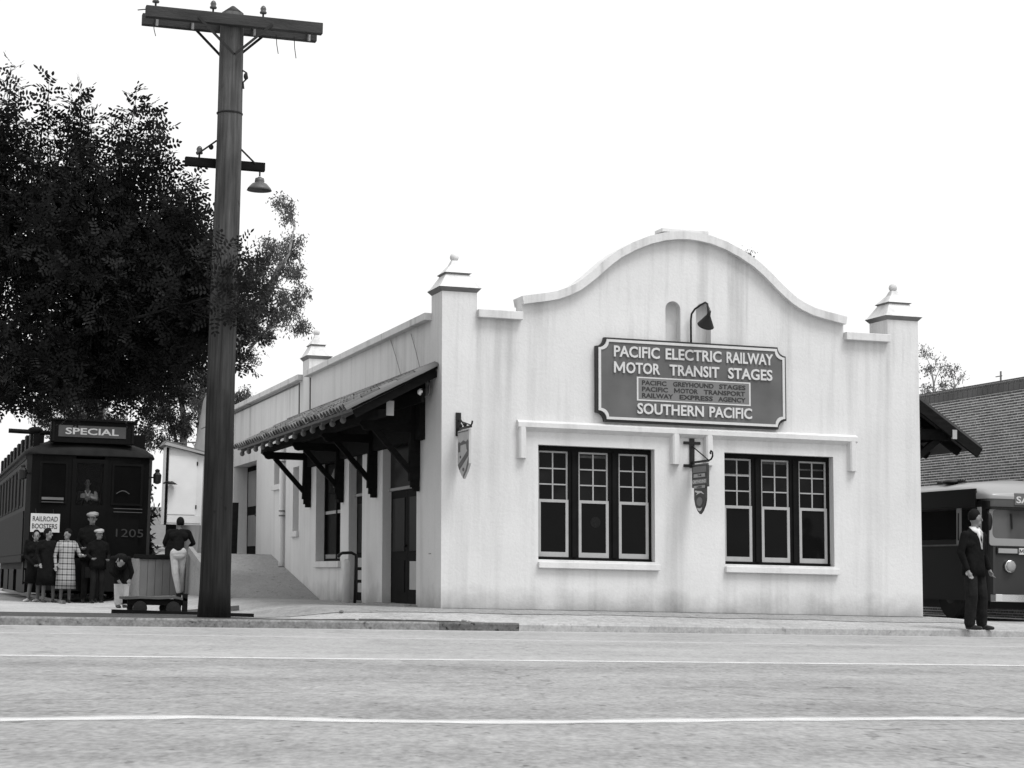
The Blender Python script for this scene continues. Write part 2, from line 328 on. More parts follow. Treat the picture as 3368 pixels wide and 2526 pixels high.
strip('apron', APRON, lambda x: 1.75+wob(x,.06,3)-.5*sst(9,16,x), lambda x: 29.52-yc(x)-.155+1.5*(x<7.85), 4.8, 16.4, .1)
for nm, x0, x1, m in (('curb', -60, 6.98, CURB_L), ('curb', 6.985, 8.12, CURB_D), ('curb', 8.125, 60, CURB_R)):
    c = MB(); seg = max(2, int((x1-x0)/2)); pr = [(0,-.1),(.0,.085),(.02,.106),(.16,.110),(.16,-.1)]
    for i in range(seg+1):
        x = x0+(x1-x0)*i/seg
        for dy, z in pr: c.v.append((x, yc(x)+dy, z))
    k = len(pr); c.f = [(i*k+j, (i+1)*k+j, (i+1)*k+(j+1)%k, i*k+(j+1)%k) for i in range(seg) for j in range(k)] + [tuple(range(k)), tuple(seg*k+j for j in range(k))]
    tag(c.build(nm, m), kind='structure')
def stripe(pts, w, wobble=0, m=None, lift=.0015):
    P = [Vector((p[0], p[1], 0)) for p in pts]; mb = MB(); Q = []
    for i in range(len(P)-1):
        k = max(2, int((P[i+1]-P[i]).length/.12))
        Q += [P[i].lerp(P[i+1], j/k) for j in range(k)]
    Q.append(P[-1])
    for q in Q:
        a = w/2*(1+.18*math.sin(q.x*7.3)+.12*math.sin(q.x*17.1)); mb.v += [(q.x, q.y-a+wobble*math.sin(q.x*3.1), lift), (q.x, q.y+a+wobble*math.sin(q.x*3.1+.4), lift)]
    mb.f = [(2*i, 2*i+2, 2*i+3, 2*i+1) for i in range(len(Q)-1)]
    return tag(mb.build('lane_line', m or PAINT), kind='structure')
NL = [(-14,9.25),(-6,9.3),(0.47,9.39),(.89,9.49),(1.33,9.58),(1.66,9.5),(2.16,9.33),(2.6,9.27),(3.06,9.27),(3.56,9.34),(4.36,9.46),(5.2,9.54),(5.76,9.53),(9,9.45),(20,9.5)]
stripe(NL, .17); stripe(NL, .27, 0, PAINTF, .003)
stripe([(-20,16.5),(.8,16.48),(5,16.46),(10,16.44),(30,16.4)], .15, .01); stripe([(-20,16.5),(.8,16.48),(5,16.46),(10,16.44),(30,16.4)], .26, .01, PAINTF, .003)
stripe([(-20,22.9),(1.1,22.5),(6.8,22.2),(13.3,22.05),(30,22)], .30, .02, PAINTF)

base_w = lambda x: 29.5-yc(x)-.155
strip('wall_base_dirt', SOIL, lambda x: base_w(x)-max(.01,.05+wob(x,.025,4)), lambda x: base_w(x)+.02, 7.9, 16.05, .05, .012, 3)
# ------------------------------------------------------------------ the depot
U0, U1, YF = 7.88, 16.0, 29.5
st = empty('station_building', (11.9, 29.6, .2), 'white stucco railway depot with curved mission gable and small pinnacles', 'building')
def arc(cx, cz, r, a0, a1, n): return [(cx+r*math.cos(a0+(a1-a0)*i/n), cz+r*math.sin(a0+(a1-a0)*i/n)) for i in range(n+1)]
gt = [(-2.765,5.07),(-2.60,5.10),(-2.395,5.136),(-2.20,5.18),(-2.022,5.25),(-1.88,5.325),(-1.754,5.42),(-1.62,5.53),(-1.484,5.655),(-1.37,5.755),(-1.2,5.885),(-.939,6.035),(-.664,6.155),(-.416,6.228),(-.2,6.262),(0,6.275)]
gt = gt + [(-x, z) for x, z in gt[-2::-1]]
GC = 11.90
gtop = [(GC+x, z) for x, z in gt]
def offs(pts, d):
    out = []
    for i, p in enumerate(pts):
        a, b = pts[max(i-1,0)], pts[min(i+1,len(pts)-1)]; t = Vector((b[0]-a[0], b[1]-a[1])).normalized()
        out.append((p[0]+t.y*d, p[1]-t.x*d))
    return out
gin = offs(gtop, .06); cop_lo = offs(gtop, .125)
WZ = 4.75
outer = [(U0,.1),(U1,.1),(U1,WZ),(14.645,WZ)] + [(min(14.645,max(9.155,p[0])), p[1]) for p in gin[::-1]] + [(9.155,WZ),(U0,WZ)]
W1 = (9.425, 11.345); W2 = (12.53, 14.43); WB, WT = 1.02, 2.787
rect = lambda a, b, c, d: [(a,c),(b,c),(b,d),(a,d)]
def niche(a, b, z0, zt): r = (b-a)/2; return [(a,z0),(b,z0)] + arc((a+b)/2, zt-r, r, 0, PI, 12)
N1 = niche(11.543, 11.797, 4.38, 5.155); N2 = niche(12.063, 12.317, 4.38, 5.155)
fr = MB(); fr.plate(outer, [rect(*W1, WB, WT), rect(*W2, WB, WT), N1, N2], YF, YF+.30, 'xz'); fr.build('front_wall', WHITE, st, shear=True)
for N_ in (N1, N2):
    b = MB(); b.plate(N_, [], YF+.17, YF+.20, 'xz'); b.build('niche_back', WHITE, st, shear=True)
cp = MB()
k = len(gtop)
for (a, b) in ((YF-.115, YF+.38),):
    cp.v = [(p[0], a, p[1]) for p in gtop] + [(p[0], b, p[1]) for p in gtop] + [(p[0], a, p[1]) for p in cop_lo] + [(p[0], b, p[1]) for p in cop_lo]
    for i in range(k-1):
        cp.f += [(i,i+1,k+i+1,k+i), (2*k+i,3*k+i,3*k+i+1,2*k+i+1), (i,2*k+i,2*k+i+1,i+1), (k+i,k+i+1,3*k+i+1,3*k+i)]
    cp.f += [(0,k,3*k,2*k), (k-1,3*k-1,4*k-1,2*k-1)]
cp.build('gable_coping', WHITE, st, shear=True)
sb = MB(); sb.box(11.49, 12.285, YF-.02, YF+.32, 6.262, 6.318); sb.build('gable_cap_slab', WHITE, st, shear=True, bevel=.006)
for a, b in ((8.436, 9.15), (14.65, 15.444)):
    c = MB(); c.box(a, b, YF-.115, YF+.36, 4.70, 4.825); c.build('parapet_coping', WHITE, st, shear=True, bevel=.008)
CAPSHADE = pm('moulding_shade_grey', .17, .85, .15, 6)  # shade beneath the cap eaves, put into the moulding colour
def tower(x0, x1, y0, y1, z0, name='pinnacle'):
    t = MB(); t.box(x0, x1, y0, y1, z0, 5.085)
    o = t.build('tower', WHITE, st, shear=True); cx, cy, w, d = (x0+x1)/2, (y0+y1)/2, x1-x0, y1-y0
    c = MB(); c.frus(cx, cy, w+.004, d+.004, 5.087, w+.115, d+.115, 5.150); c.build('cap_moulding', CAPSHADE, o, shear=True)
    c = MB(); c.frus(cx, cy, w+.115, d+.115, 5.151, w+.085, d+.085, 5.172); c.frus(cx, cy, w+.06, d+.06, 5.174, w*.66, d*.66, 5.37)
    c.build('tower_cap', WHITE, o, shear=True)
    c = MB(); c.frus(cx, cy, w*.66, d*.66, 5.371, w*.78, d*.78, 5.395); c.build('peak_moulding', CAPSHADE, o, shear=True)
    c = MB(); c.frus(cx, cy, w*.74, d*.74, 5.396, w*.30, d*.30, 5.53); c.frus(cx, cy, w*.30, d*.30, 5.53, w*.17, d*.17, 5.61)
    c.build('tower_peak', WHITE, o, shear=True)
    c = MB(); c.ell((cx, cy, 5.665), .070, 16, 10); c.build('ball_finial', WHITE, o, smooth=True, shear=True)
tower(U0, 8.436, YF, YF+.64, WZ); tower(15.444, U1, YF, YF+.64, WZ); tower(U0, 8.30, 39.95, 40.60, WZ)
tower(15.58, U1, 39.95, 40.60, WZ)
# side wall, left
YB = 50.8
DA, DB_, WC, WD, WE, DF = (31.03,33.39,.12,2.95), (34.96,36.07,.12,2.95), (36.79,39.10,.98,2.95), (40.89,41.55,1.61,2.95), (42.78,43.78,2.66,3.32), (46.07,49.38,1.165,3.34)
sw = MB(); sw.plate(rect(YF+.30, YB, .1, WZ), [rect(*q) for q in (DA, DB_, WC, WD, WE, DF)], U0, U0+.34, 'yz'); sw.build('side_wall', WHITE, st, shear=True)
rw = MB(); rw.box(U1-.34, U1, YF+.30, YB, .1, WZ); rw.build('side_wall', WHITE, st, shear=True)
bw_ = MB(); bw_.box(U0+.341, U1-.341, YB-.34, YB, .1, WZ-.01); bw_.build('rear_wall', WHITE, st, shear=True)
rf = MB(); rf.box(U0+.341, U1-.341, YF+.301, YB-.341, 4.2, 4.35); rf.build('flat_roof', DECK, st, shear=True)
for y0, y1 in ((YF+.645, 39.945), (40.605, YB)):
    for xa, xb in ((U0-.115, U0+.40), (U1-.40, U1+.115)):
        c = MB(); c.box(xa, xb, y0, y1, 4.705, 4.82); c.build('parapet_coping', WHITE, st, shear=True, bevel=.008)
# hood moulding and its pendants
h = MB(); h.add([(u, y, z) for u in (9.075, 14.825) for y, z in ((YF+.002,2.980),(YF-.105,3.045),(YF-.105,3.115),(YF-.04,3.150),(YF+.002,3.150))], [(0,1,2,3,4),(9,8,7,6,5)] + [(i,5+i,5+(i+1)%5,(i+1)%5) for i in range(5)])
ho = h.build('hood_moulding', WHITE, st, shear=True)
for a, b in ((9.075,9.225),(11.60,11.755),(12.165,12.32),(14.675,14.825)):
    p = MB(); d = .105
    pr = [(a,YF+.002)] + [(a+.02, YF-d*.8),(a+.045,YF-d),(b-.045,YF-d),(b-.02,YF-d*.8)] + [(b,YF+.002)]
    p.plate(pr, [], 2.565, 3.046, 'xy'); p.build('hood_pendant', WHITE, ho, shear=True)
# front windows
GLS = [GLASS, pm('window_glass_dull', .011, .12, .5, 3, spec=.08), pm('window_glass_clean', .004, .04, .2, 2, spec=.10)]
def window(u0, u1):
    w = u1-u0; yy = YF+.155
    f = MB(); f.box(u0-.01, u1+.01, yy, yy+.08, WT-.075, WT+.01); f.box(u0-.01, u1+.01, yy-.01, yy+.08, WB-.01, WB+.045)
    S = [(.045,.545),(.71,1.21),(1.375,1.875)]; S = [(u0+a*w/1.92, u0+b*w/1.92) for a, b in S]
    ed = [u0-.01] + [q for s in S for q in s] + [u1+.01]
    for i in range(0, 8, 2): f.box(ed[i], ed[i+1], yy+.001, yy+.079, WB+.046, WT-.076)
    for i in (2, 4):
        mid = (ed[i]+ed[i+1])/2; f.box(mid-.03, mid+.03, yy-.03, yy, WB+.046, WT-.076)
    fo = f.build('window', DARKF, st, shear=True)
    zt, zm, zb = WT-.078, 1.925, WB+.047
    for a, b in S:
        a += .002; b -= .002
        s = MB(); y0, y1 = yy+.035, yy+.06; t = .028                       # upper sash, set behind
        s.box(a, a+t, y0, y1, zm, zt); s.box(b-t, b, y0, y1, zm, zt); s.box(a+t, b-t, y0, y1, zt-t, zt); s.box(a+t, b-t, y0, y1, zm, zm+.02)
        s.build('upper_sash', SASH, fo, shear=True)
        gx0, gx1, gz0, gz1 = a+t, b-t, zm+.02, zt-t; cw, ch = (gx1-gx0)/2, (gz1-gz0)/3
        m = MB(); m.box((gx0+gx1)/2-.010, (gx0+gx1)/2+.010, y0-.004, y1-.004, gz0, gz1); m.build('muntin', SASH, fo, shear=True)
        for r in (1, 2):
            m = MB(); m.box(gx0, gx1, y0-.002, y1-.002, gz0+r*ch-.010, gz0+r*ch+.010); m.build('muntin', SASH, fo, shear=True)
        for r in range(3):
            for c in range(2):
                p = MB(); j = rng.normal(0, .0015)
                p.add([(gx0+c*cw+.004, y1-.010+j, gz0+r*ch+.004), (gx0+(c+1)*cw-.004, y1-.010-j, gz0+r*ch+.004), (gx0+(c+1)*cw-.004, y1-.010+j, gz0+(r+1)*ch-.004), (gx0+c*cw+.004, y1-.010-j, gz0+(r+1)*ch-.004)], [(0,1,2,3)])
                p.build('pane', GLS[int(rng.integers(0,3))], fo, shear=True)
        s = MB(); y0, y1 = yy+.004, yy+.033; t = .045                      # lower sash, proud
        s.box(a, a+t, y0, y1, zb, zm+.03); s.box(b-t, b, y0, y1, zb, zm+.03); s.box(a+t, b-t, y0, y1, zm-.015, zm+.03); s.box(a+t, b-t, y0, y1, zb, zb+.075)
        s.build('lower_sash', SASH, fo, shear=True)
        p = MB(); p.add([(a+t-.003, y1-.010, zb+.07), (b-t+.003, y1-.0095, zb+.07), (b-t+.003, y1-.010, zm-.01), (a+t-.003, y1-.0105, zm-.01)], [(0,1,2,3)]); p.build('pane', GLS[int(rng.integers(0,3))], fo, shear=True)
    s = MB(); s.box(u0-.01, u1+.06, YF-.075, YF+.16, .888, .985); s.build('window_sill', WHITE, fo, shear=True, bevel=.008)
    b = MB(); b.box(u0, u1, YF+.09, YF+.155, .985, WB); b.build('sub_sill', DARKF, fo, shear=True)
window(*W1); window(*W2)
for a, b_, z0, z1 in ((12.60,13.05,2.435,2.462),(13.93,14.36,2.560,2.585),(13.25,13.70,2.64,2.675),(10.16,10.60,2.62,2.66)):
    b = MB(); b.box(a, b_, YF+.2005, YF+.2035, z0, z1); b.build('blind_edge', GREYP if z0 < 2.5 else pm('dull_blind', .07, .8, .5, 14, spec=.05), st, shear=True)
dec = MB(); dec.lathe([(.085,0),(.085,.002)], (10.42, 29.675, 1.62), 24, 'y'); dec.build('window_transfer', pm('faint_transfer', .014, .7, .5, 40, spec=.05), st, shear=True)
# openings in the side wall
def leaf(parent, y0, y1, z0, z1, x, panels, frame=DARKF, pmats=None):
    d = MB(); d.box(x+.02, x+.05, y0, y1, z0, z1)
    o = d.build('door', frame, parent, shear=True)
    for i, (a, b, c, e) in enumerate(panels):
        p = MB(); p.box(x+.008, x+.021, y0+(y1-y0)*a, y0+(y1-y0)*b, z0+(z1-z0)*c, z0+(z1-z0)*e); p.build('door_panel', (pmats or [GLASS]*9)[i], o, shear=True)
    k = MB(); k.ell((x-.01, y0+.07, z0+.95), .028, 8, 6); k.build('door_knob', IRON, o, shear=True, smooth=True)
    return o
x = U0+.13
leaf(st, 31.05, 32.20, .27, 2.15, x, [(.14,.86,.46,.93),(.14,.84,.125,.37)], pmats=[SGLASS, SASH])
leaf(st, 32.21, 33.37, .27, 2.15, x, [(.14,.86,.46,.93),(.14,.86,.10,.38)], pmats=[SGLASS, DARKF])
m = MB(); m.box(x-.02, x+.05, 31.03, 33.39, 2.152, 2.20); m.build('transom_bar', GREYP, st, shear=True)
m = MB(); m.box(x+.01, x+.05, 31.03, 33.39, 2.201, 2.95); m.build('transom_light', SGLASS, st, shear=True)
leaf(st, 34.98, 36.05, .27, 2.15, x, [(.15,.85,.46,.93),(.15,.85,.08,.17),(.15,.85,.20,.29),(.15,.85,.32,.41)], pmats=[SGLASS, SASH, SASH, SASH])
m = MB(); m.box(x-.02, x+.05, 34.96, 36.07, 2.152, 2.20); m.build('transom_bar', GREYP, st, shear=True)
m = MB(); m.box(x+.01, x+.05, 34.96, 36.07, 2.201, 2.95); m.build('transom_light', SGLASS, st, shear=True)
for a, b in ((30.95,33.5),(34.9,36.15)):
    m = MB(); m.box(U0-.22, U0+.2, a, b, .15, .272); m.build('door_step', RAMP, st, shear=True, bevel=.01)
def swin(q, x, mat, nv=2, name='window'):
    y0, y1, z0, z1 = q; f = MB(); t = .06
    f.box(x, x+.06, y0, y0+t, z0, z1); f.box(x, x+.06, y1-t, y1, z0, z1); f.box(x, x+.06, y0+t, y1-t, z1-t, z1); f.box(x, x+.06, y0+t, y1-t, z0, z0+t)
    o = f.build(name, DARKF, st, shear=True)
    for i in range(nv):
        a = y0+t+(y1-y0-2*t)*i/nv; b = y0+t+(y1-y0-2*t)*(i+1)/nv
        for za, zb in ((z0+t, z0+(z1-z0)*.47), (z0+(z1-z0)*.49, z1-t)):
            p = MB(); p.add([(x+.04, a+.004, za), (x+.0405, b-.004, za), (x+.04, b-.004, zb), (x+.0405, a+.004, zb)], [(0,1,2,3)]); p.build('pane', mat, o, shear=True)
        if i:
            s = MB(); s.box(x-.005, x+.05, a-.03, a+.03, z0+t, z1-t); s.build('mullion', DARKF, o, shear=True)
        s = MB(); s.box(x+.012, x+.038, a, b, z0+(z1-z0)*.47, z0+(z1-z0)*.49+.02); s.build('meeting_rail', SASH, o, shear=True)
        s = MB(); s.box(x+.012, x+.038, a+.03, b-.03, z0+t, z0+t+.08); s.build('bottom_rail', GREYP, o, shear=True)
    return o
wc = swin(WC, U0+.17, SGLASS, 2)
m = MB(); m.box(U0+.150, U0+.168, 37.3, 38.6, 2.30, 2.85); m.build('upper_panel', DARKF, wc, shear=True)
m = MB(); m.add([(U0+.147, 37.95, 2.32), (U0+.147, 38.5, 2.575), (U0+.147, 37.95, 2.83), (U0+.147, 37.4, 2.575)], [(0,1,2,3)]); m.build('diamond_pane', MIDP, wc, shear=True)
wd = swin(WD, U0+.22, GREYP, 1); we = swin(WE, U0+.16, SGLASS, 1)
m = MB(); m.box(U0+.20, U0+.23, WD[0], WD[1], WD[2], WD[3]); m.build('window_blind', GREYP, wd, shear=True)
for o, q in ((wc, WC), (wd, WD), (we, WE)):
    s = MB(); s.box(U0-.06, U0+.16, q[0]-.06, q[1]+.02, q[2]-.115, q[2]+.002); s.build('window_sill', WHITE, o, shear=True, bevel=.006)
fd = leaf(st, 46.1, 47.85, 1.18, 3.32, U0+.32, [(.12,.88,.10,.45),(.12,.88,.55,.95)], pmats=[GREYP, GREYP])
fd2 = leaf(st, 47.87, 49.36, 1.18, 3.32, U0+.32, [(.12,.88,.10,.45),(.12,.88,.55,.95)], pmats=[GREYP, GREYP])
dp = MB(); dp.tube([(U0-.07,42.45,3.6),(U0-.07,42.45,1.0),(U0-.07,42.45,.80)], .055, 10); do = dp.build('downpipe', WHITE, st, smooth=True, shear=True)
for z in (1.95, 2.05, 3.1, .86):
    c = MB(); c.lathe([(.062,0),(.062,.03)], (U0-.07,42.45,z), 10); c.box(U0-.09, U0+.0, 42.40, 42.50, z+.005, z+.025); c.build('pipe_clip', METAL, do, shear=True)
# conduit wires on the parapet face
for a in ([(U0-.012,40.95,4.66),(U0-.012,49,4.66),(U0-.012,55,4.66)], [(U0-.012,40.9,4.68),(U0-.012,40.9,3.9)], [(U0-.012,39.75,4.68),(U0-.012,39.75,3.9)]):
    c = MB(); c.tube(a, .018, 6); c.build('conduit', METAL, st, shear=True)
for (ya, za, yb, zb) in ((32.78, 4.68, 31.75, 3.98), (31.37, 4.63, 30.5, 3.98)):
    c = MB(); c.tube([(U0-.02, ya, za), (U0-.05, (ya+yb)/2, (za+zb)/2), (U0-.09, yb, zb)], .006, 5); c.build('stay_wire', METAL, st, shear=True)
cp_ = MB()
cp_.box(U0-.004, U0, 30.10, 30.24, 1.065, 1.08); cp_.build('wall_bracket_mark', METAL, st, shear=True)

# canopy on the left side
CY0, CY1, XW, ZW, XE, ZE = 29.75, 40.52, 7.80, 3.95, 6.48, 3.255
sl_ = (ZW-ZE)/(XW-XE); ang = math.atan(sl_)
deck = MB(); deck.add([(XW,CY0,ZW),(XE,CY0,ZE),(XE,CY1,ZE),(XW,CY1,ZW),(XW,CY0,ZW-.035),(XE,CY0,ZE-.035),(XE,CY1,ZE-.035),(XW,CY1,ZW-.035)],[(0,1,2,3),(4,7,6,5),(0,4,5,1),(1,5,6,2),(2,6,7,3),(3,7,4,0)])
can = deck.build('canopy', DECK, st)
tl = math.hypot(XW-XE, ZW-ZE); NR, NC = 5, 43; row = (tl+.05)/NR; pitch = (CY1-CY0)/NC
def tile_mesh(r0, r1, ln, th=.014, seg=6):
    vs, fs = [], []
    for (s, ro) in ((0, r0), (ln, r1)):
        for rr in (ro, ro-th):
            for i in range(seg+1):
                t = PI*i/seg; vs.append((s, -rr*math.cos(t), rr*math.sin(t)*.85))
    g = seg+1
    for i in range(seg):
        fs += [(i, i+1, 2*g+i+1, 2*g+i), (g+i, 3*g+i, 3*g+i+1, g+i+1), (i, g+i, g+i+1, i+1), (2*g+i, 2*g+i+1, 3*g+i+1, 3*g+i)]
    return vs, fs
# tiles: axis runs down the slope, local x -> (-cos, 0, -sin)
def orient(vs, dx, dz):
    ca, sa = math.cos(ang), math.sin(ang); out = []
    for s, t, n_ in vs: out.append((-ca*s - sa*n_, t, -sa*s + ca*n_))
    return out
tv, tf = tile_mesh(.074, .112, row+.06); tme = bpy.data.meshes.new('roof_tile'); tme.from_pydata(orient(tv, -1, 0), [], tf); tme.materials.append(TILE)
tile_mats = [TILE, pm('clay_tile_pale', .17, .8, .3, 2.3), pm('clay_tile_dark', .08, .8, .3, 2.3)]
tmes = [tme] + [tme.copy() for _ in range(2)]
for i in (1, 2): tmes[i].materials.clear(); tmes[i].materials.append(tile_mats[i])
canw = wl(can)
for j in range(NC):
    for i in range(NR):
        s = i*row - .02; y = CY0+pitch*(j+.5)+rng.normal(0,.006)
        lift = .012+.010*(i % 2 == 0)*0 + .012
        px = XW - math.cos(ang)*s - math.sin(ang)*lift*1.0; pz = ZW - math.sin(ang)*s + math.cos(ang)*lift
        o = bpy.data.objects.new('roof_tile', random.choice(tmes)); COL.objects.link(o); o.parent = can
        o.location = Vector((px, y, pz)) - canw; o.rotation_euler = (rng.normal(0,.02), rng.normal(0,.014)-.05, rng.normal(0,.012))
rv, rfc = tile_mesh(.060, .070, row+.07); rme = bpy.data.meshes.new('rake_tile'); rme.from_pydata(orient(rv, -1, 0), [], rfc); rme.materials.append(pm('rake_tile_clay', .13, .7, .2, 3))
for i in range(NR):
    s = i*row-.02; o = bpy.data.objects.new('rake_tile', rme); COL.objects.link(o); o.parent = can
    o.location = Vector((XW-math.cos(ang)*s-.02, CY0-.02, ZW-math.sin(ang)*s+.005)) - canw; o.rotation_euler = (R(8), -.02, 0)
bb = MB(); bb.bar((XW, CY0+.06, ZW-.10), (XE+.04, CY0+.06, ZE-.10), .05, .12); bb.build('barge_board', DARKW, can)
fb = MB(); fb.box(XE-.012, XE+.02, CY0+.05, CY1, ZE-.055, ZE-.015); fb.build('eave_strip', RAFT, can)
for i in range(13):
    y = 30.66+.8025*i
    r_ = MB(); r_.bar((XW, y, ZW-.085), (XE+.06, y, ZE+.03-.085), .07, .09); r_.ell((XE+.05, y, ZE-.135), (.050,.048,.052), 10, 7); r_.ell((XE+.06, y, ZE-.07), (.042,.036,.06), 8, 6)
    r_.build('rafter', RAFT, can)
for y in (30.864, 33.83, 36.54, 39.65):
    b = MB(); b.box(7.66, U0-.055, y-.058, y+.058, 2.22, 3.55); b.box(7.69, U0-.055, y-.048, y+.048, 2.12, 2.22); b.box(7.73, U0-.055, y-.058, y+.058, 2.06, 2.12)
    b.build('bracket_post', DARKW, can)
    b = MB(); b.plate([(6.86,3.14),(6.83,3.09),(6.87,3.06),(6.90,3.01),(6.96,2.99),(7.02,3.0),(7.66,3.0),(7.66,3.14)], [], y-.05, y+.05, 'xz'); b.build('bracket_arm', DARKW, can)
    b = MB(); b.bar((7.70, y, 2.36), (7.08, y, 3.02), .085, .09, (0,1,0)); b.build('bracket_brace', DARKW, can)
lb = MB(); lb.box(U0-.16, U0-.062, CY0+.75, CY1-.75, 2.86, 3.84); lb.build('canopy_shade_panel', DARKW, can)  # dark panel added on the wall to stand in for the canopy's shadow
pu = MB(); pu.box(6.93, 7.05, CY0+.2, CY1-.1, 3.142, 3.26); pu.box(7.60, 7.655, CY0+.2, CY1-.1, 3.40, 3.60); pu.build('purlin', DARKW, can)
# small things under the canopy
gl = empty('wall_globe_light', (7.62, 30.0, 3.5), 'small round white globe lamp on a curved pipe under the tiled canopy', 'lamp')
g = MB(); g.ell((7.60, 30.0, 3.56), .055, 14, 10); g.build('globe', GLOBE, gl, smooth=True)
g = MB(); g.tube([(7.72,30.0,3.80),(7.745,30.0,3.62),(7.73,30.0,3.52),(7.69,30.0,3.48),(7.64,30.0,3.50)], .012, 8); g.build('pipe', METAL, gl, smooth=True)
pl = empty('hanging_plate', (7.12, 30.0, 3.2), 'small blank pale plate hanging in the shade under the tiled canopy', 'sign')
g = MB(); g.box(7.06, 7.18, 29.99, 30.0, 3.17, 3.40); g.build('plate', CAPM, pl); g = MB(); g.tube([(7.12,30.0,3.39),(7.12,30.0,3.50)], .006, 6); g.build('hanger', IRON, pl)
# right-hand canopy
rc = MB(); RY0, RY1 = 30.5, 40.5
rc.add([(16.0,RY0,4.26),(17.66,RY0,3.16),(17.66,RY1,3.16),(16.0,RY1,4.26),(16.0,RY0,4.19),(17.66,RY0,3.09),(17.66,RY1,3.09),(16.0,RY1,4.19)],[(0,3,2,1),(4,5,6,7),(0,1,5,4),(1,2,6,5),(2,3,7,6),(3,0,4,7)])
rco = rc.build('canopy', pm('canopy_felt', .06, .9, .2, 3), st)
b = MB(); b.bar((16.0,RY0+.02,4.10),(17.62,RY0+.02,3.03),.06,.17); b.build('barge_board', DARKW, rco)
for i in range(9):
    y = RY0+.6+i*1.1; b = MB(); b.bar((16.0,y,4.10),(17.55,y,3.075),.08,.13); b.build('rafter', DARKW, rco)
for y in (30.8, 33.83, 36.54, 39.65):
    b = MB(); b.box(16.0, 17.18, y-.09, y+.09, 3.24, 3.42); b.build('bracket_arm', DARKW, rco)
    b = MB(); b.bar((16.03,y,2.5),(16.95,y,3.24),.11,.11,(0,1,0)); b.build('bracket_brace', DARKW, rco)
b = MB(); b.box(17.085, 17.165, RY0+.02, RY1, 3.255, 3.405); po = b.build('purlin', DARKW, rco)
b = MB(); b.box(17.083, 17.167, RY0-.02, RY0+.019, 3.252, 3.408); b.build('purlin_end', SASH, po)
b = MB(); b.box(16.0, 16.08, RY0+.1, RY1, 2.55, 4.05); b.build('ledger_boards', DARKW, rco)
# ------------------------------------------------------------------ signs and lamps on the depot
sg = empty('sign_board', (11.96, 29.45, 3.2), 'wide dark sign board with white lettering on the depot gable', 'sign')
def notched(a, b, c, d, r, n=6):
    P = []
    for cx, cz, a0 in ((a,c,PI/2),(b,c,PI),(b,d,PI*1.5),(a,d,0)):
        P += [(cx+r*math.cos(a0-(PI/2)*i/n), cz+r*math.sin(a0-(PI/2)*i/n)) for i in range(n+1)]
    return P
ST, SB_, SL, SR = 4.505, 3.185, 10.345, 13.575
b = MB(); b.plate(notched(SL,SR,SB_,ST,.14), [], YF-.085, YF-.001, 'xz'); b.build('sign_backing', LETD, sg, shear=True)
b = MB(); b.plate(notched(SL+.035,SR-.03,SB_+.035,ST-.03,.135), [notched(SL+.075,SR-.07,SB_+.075,ST-.07,.13)], YF-.112, YF-.086, 'xz'); b.build('sign_moulding', LETW, sg, shear=True)
b = MB(); b.plate(notched(SL+.07,SR-.065,SB_+.07,ST-.065,.13), [], YF-.096, YF-.086, 'xz'); b.build('sign_face', SIGN, sg, shear=True)
zu = lambda z: SL + (z-150)*.001741
for words, z0, cap in (((('PACIFIC',315,755),('ELECTRIC',812,1358),('RAILWAY',1408,1870)), 4.205, .178), ((('MOTOR',315,757),('TRANSIT',850,1335),('STAGES',1422,1862)), 3.955, .176), ((('SOUTHERN',537,1180),('PACIFIC',1235,1655)), 3.325, .172)):
    for w, a, c in words: text(sg, w, zu(a), zu(c), z0, cap, .022, LETW, at=YF-.0965, bold=.022)
b = MB(); b.plate(rect(zu(535),zu(1645),3.535,3.91), [rect(zu(550),zu(1630),3.555,3.89)], YF-.104, YF-.0965, 'xz'); b.build('panel_border', LETW, sg, shear=True)
b = MB(); b.box(zu(551), zu(1629), YF-.101, YF-.0965, 3.556, 3.889); b.build('inner_panel', SIGNL, sg, shear=True)
for words, z0 in (((('PACIFIC',585,820),('GREYHOUND',885,1280),('STAGES',1335,1595)), 3.785), ((('PACIFIC',585,835),('MOTOR',895,1125),('TRANSPORT',1185,1590)), 3.685), ((('RAILWAY',585,885),('EXPRESS',947,1272),('AGENCY',1325,1595)), 3.585)):
    for w, a, c in words: text(sg, w, zu(a), zu(c), z0, .074, .004, LETD, at=YF-.1015, bold=.022)
# gooseneck lamp above the sign
gn = empty('gooseneck_lamp', (11.86, 29.4, 4.5), 'black gooseneck lamp with cone shade bending over the sign board', 'lamp')
b = MB(); px_, py_ = 11.955, YF-.05
b.tube([(px_,py_,4.506),(px_,py_,4.86),(px_+.004,py_-.02,4.96),(px_+.03,py_-.10,5.03),(px_+.06,py_-.26,5.075),(px_+.085,py_-.40,5.10),(px_+.095,py_-.46,5.07),(px_+.10,py_-.475,4.98),(px_+.10,py_-.475,4.90)], .016, 9); b.build('neck_pipe', IRON, gn, smooth=True, shear=True)
b = MB(); cx, cy, cz = px_+.10, py_-.47, 4.87
M_ = Matrix.Rotation(R(38), 4, 'X'); tmp = MB(); tmp.lathe([(.026,.10),(.032,.02),(.05,-.01),(.125,-.15),(.135,-.165),(.128,-.16),(.045,-.02),(.02,0)], (0,0,0), 20)
b.v = [tuple(M_ @ Vector(v) + Vector((cx,cy,cz))) for v in tmp.v]; b.f = tmp.f; b.build('lamp_shade', IRON, gn, smooth=True, shear=True)
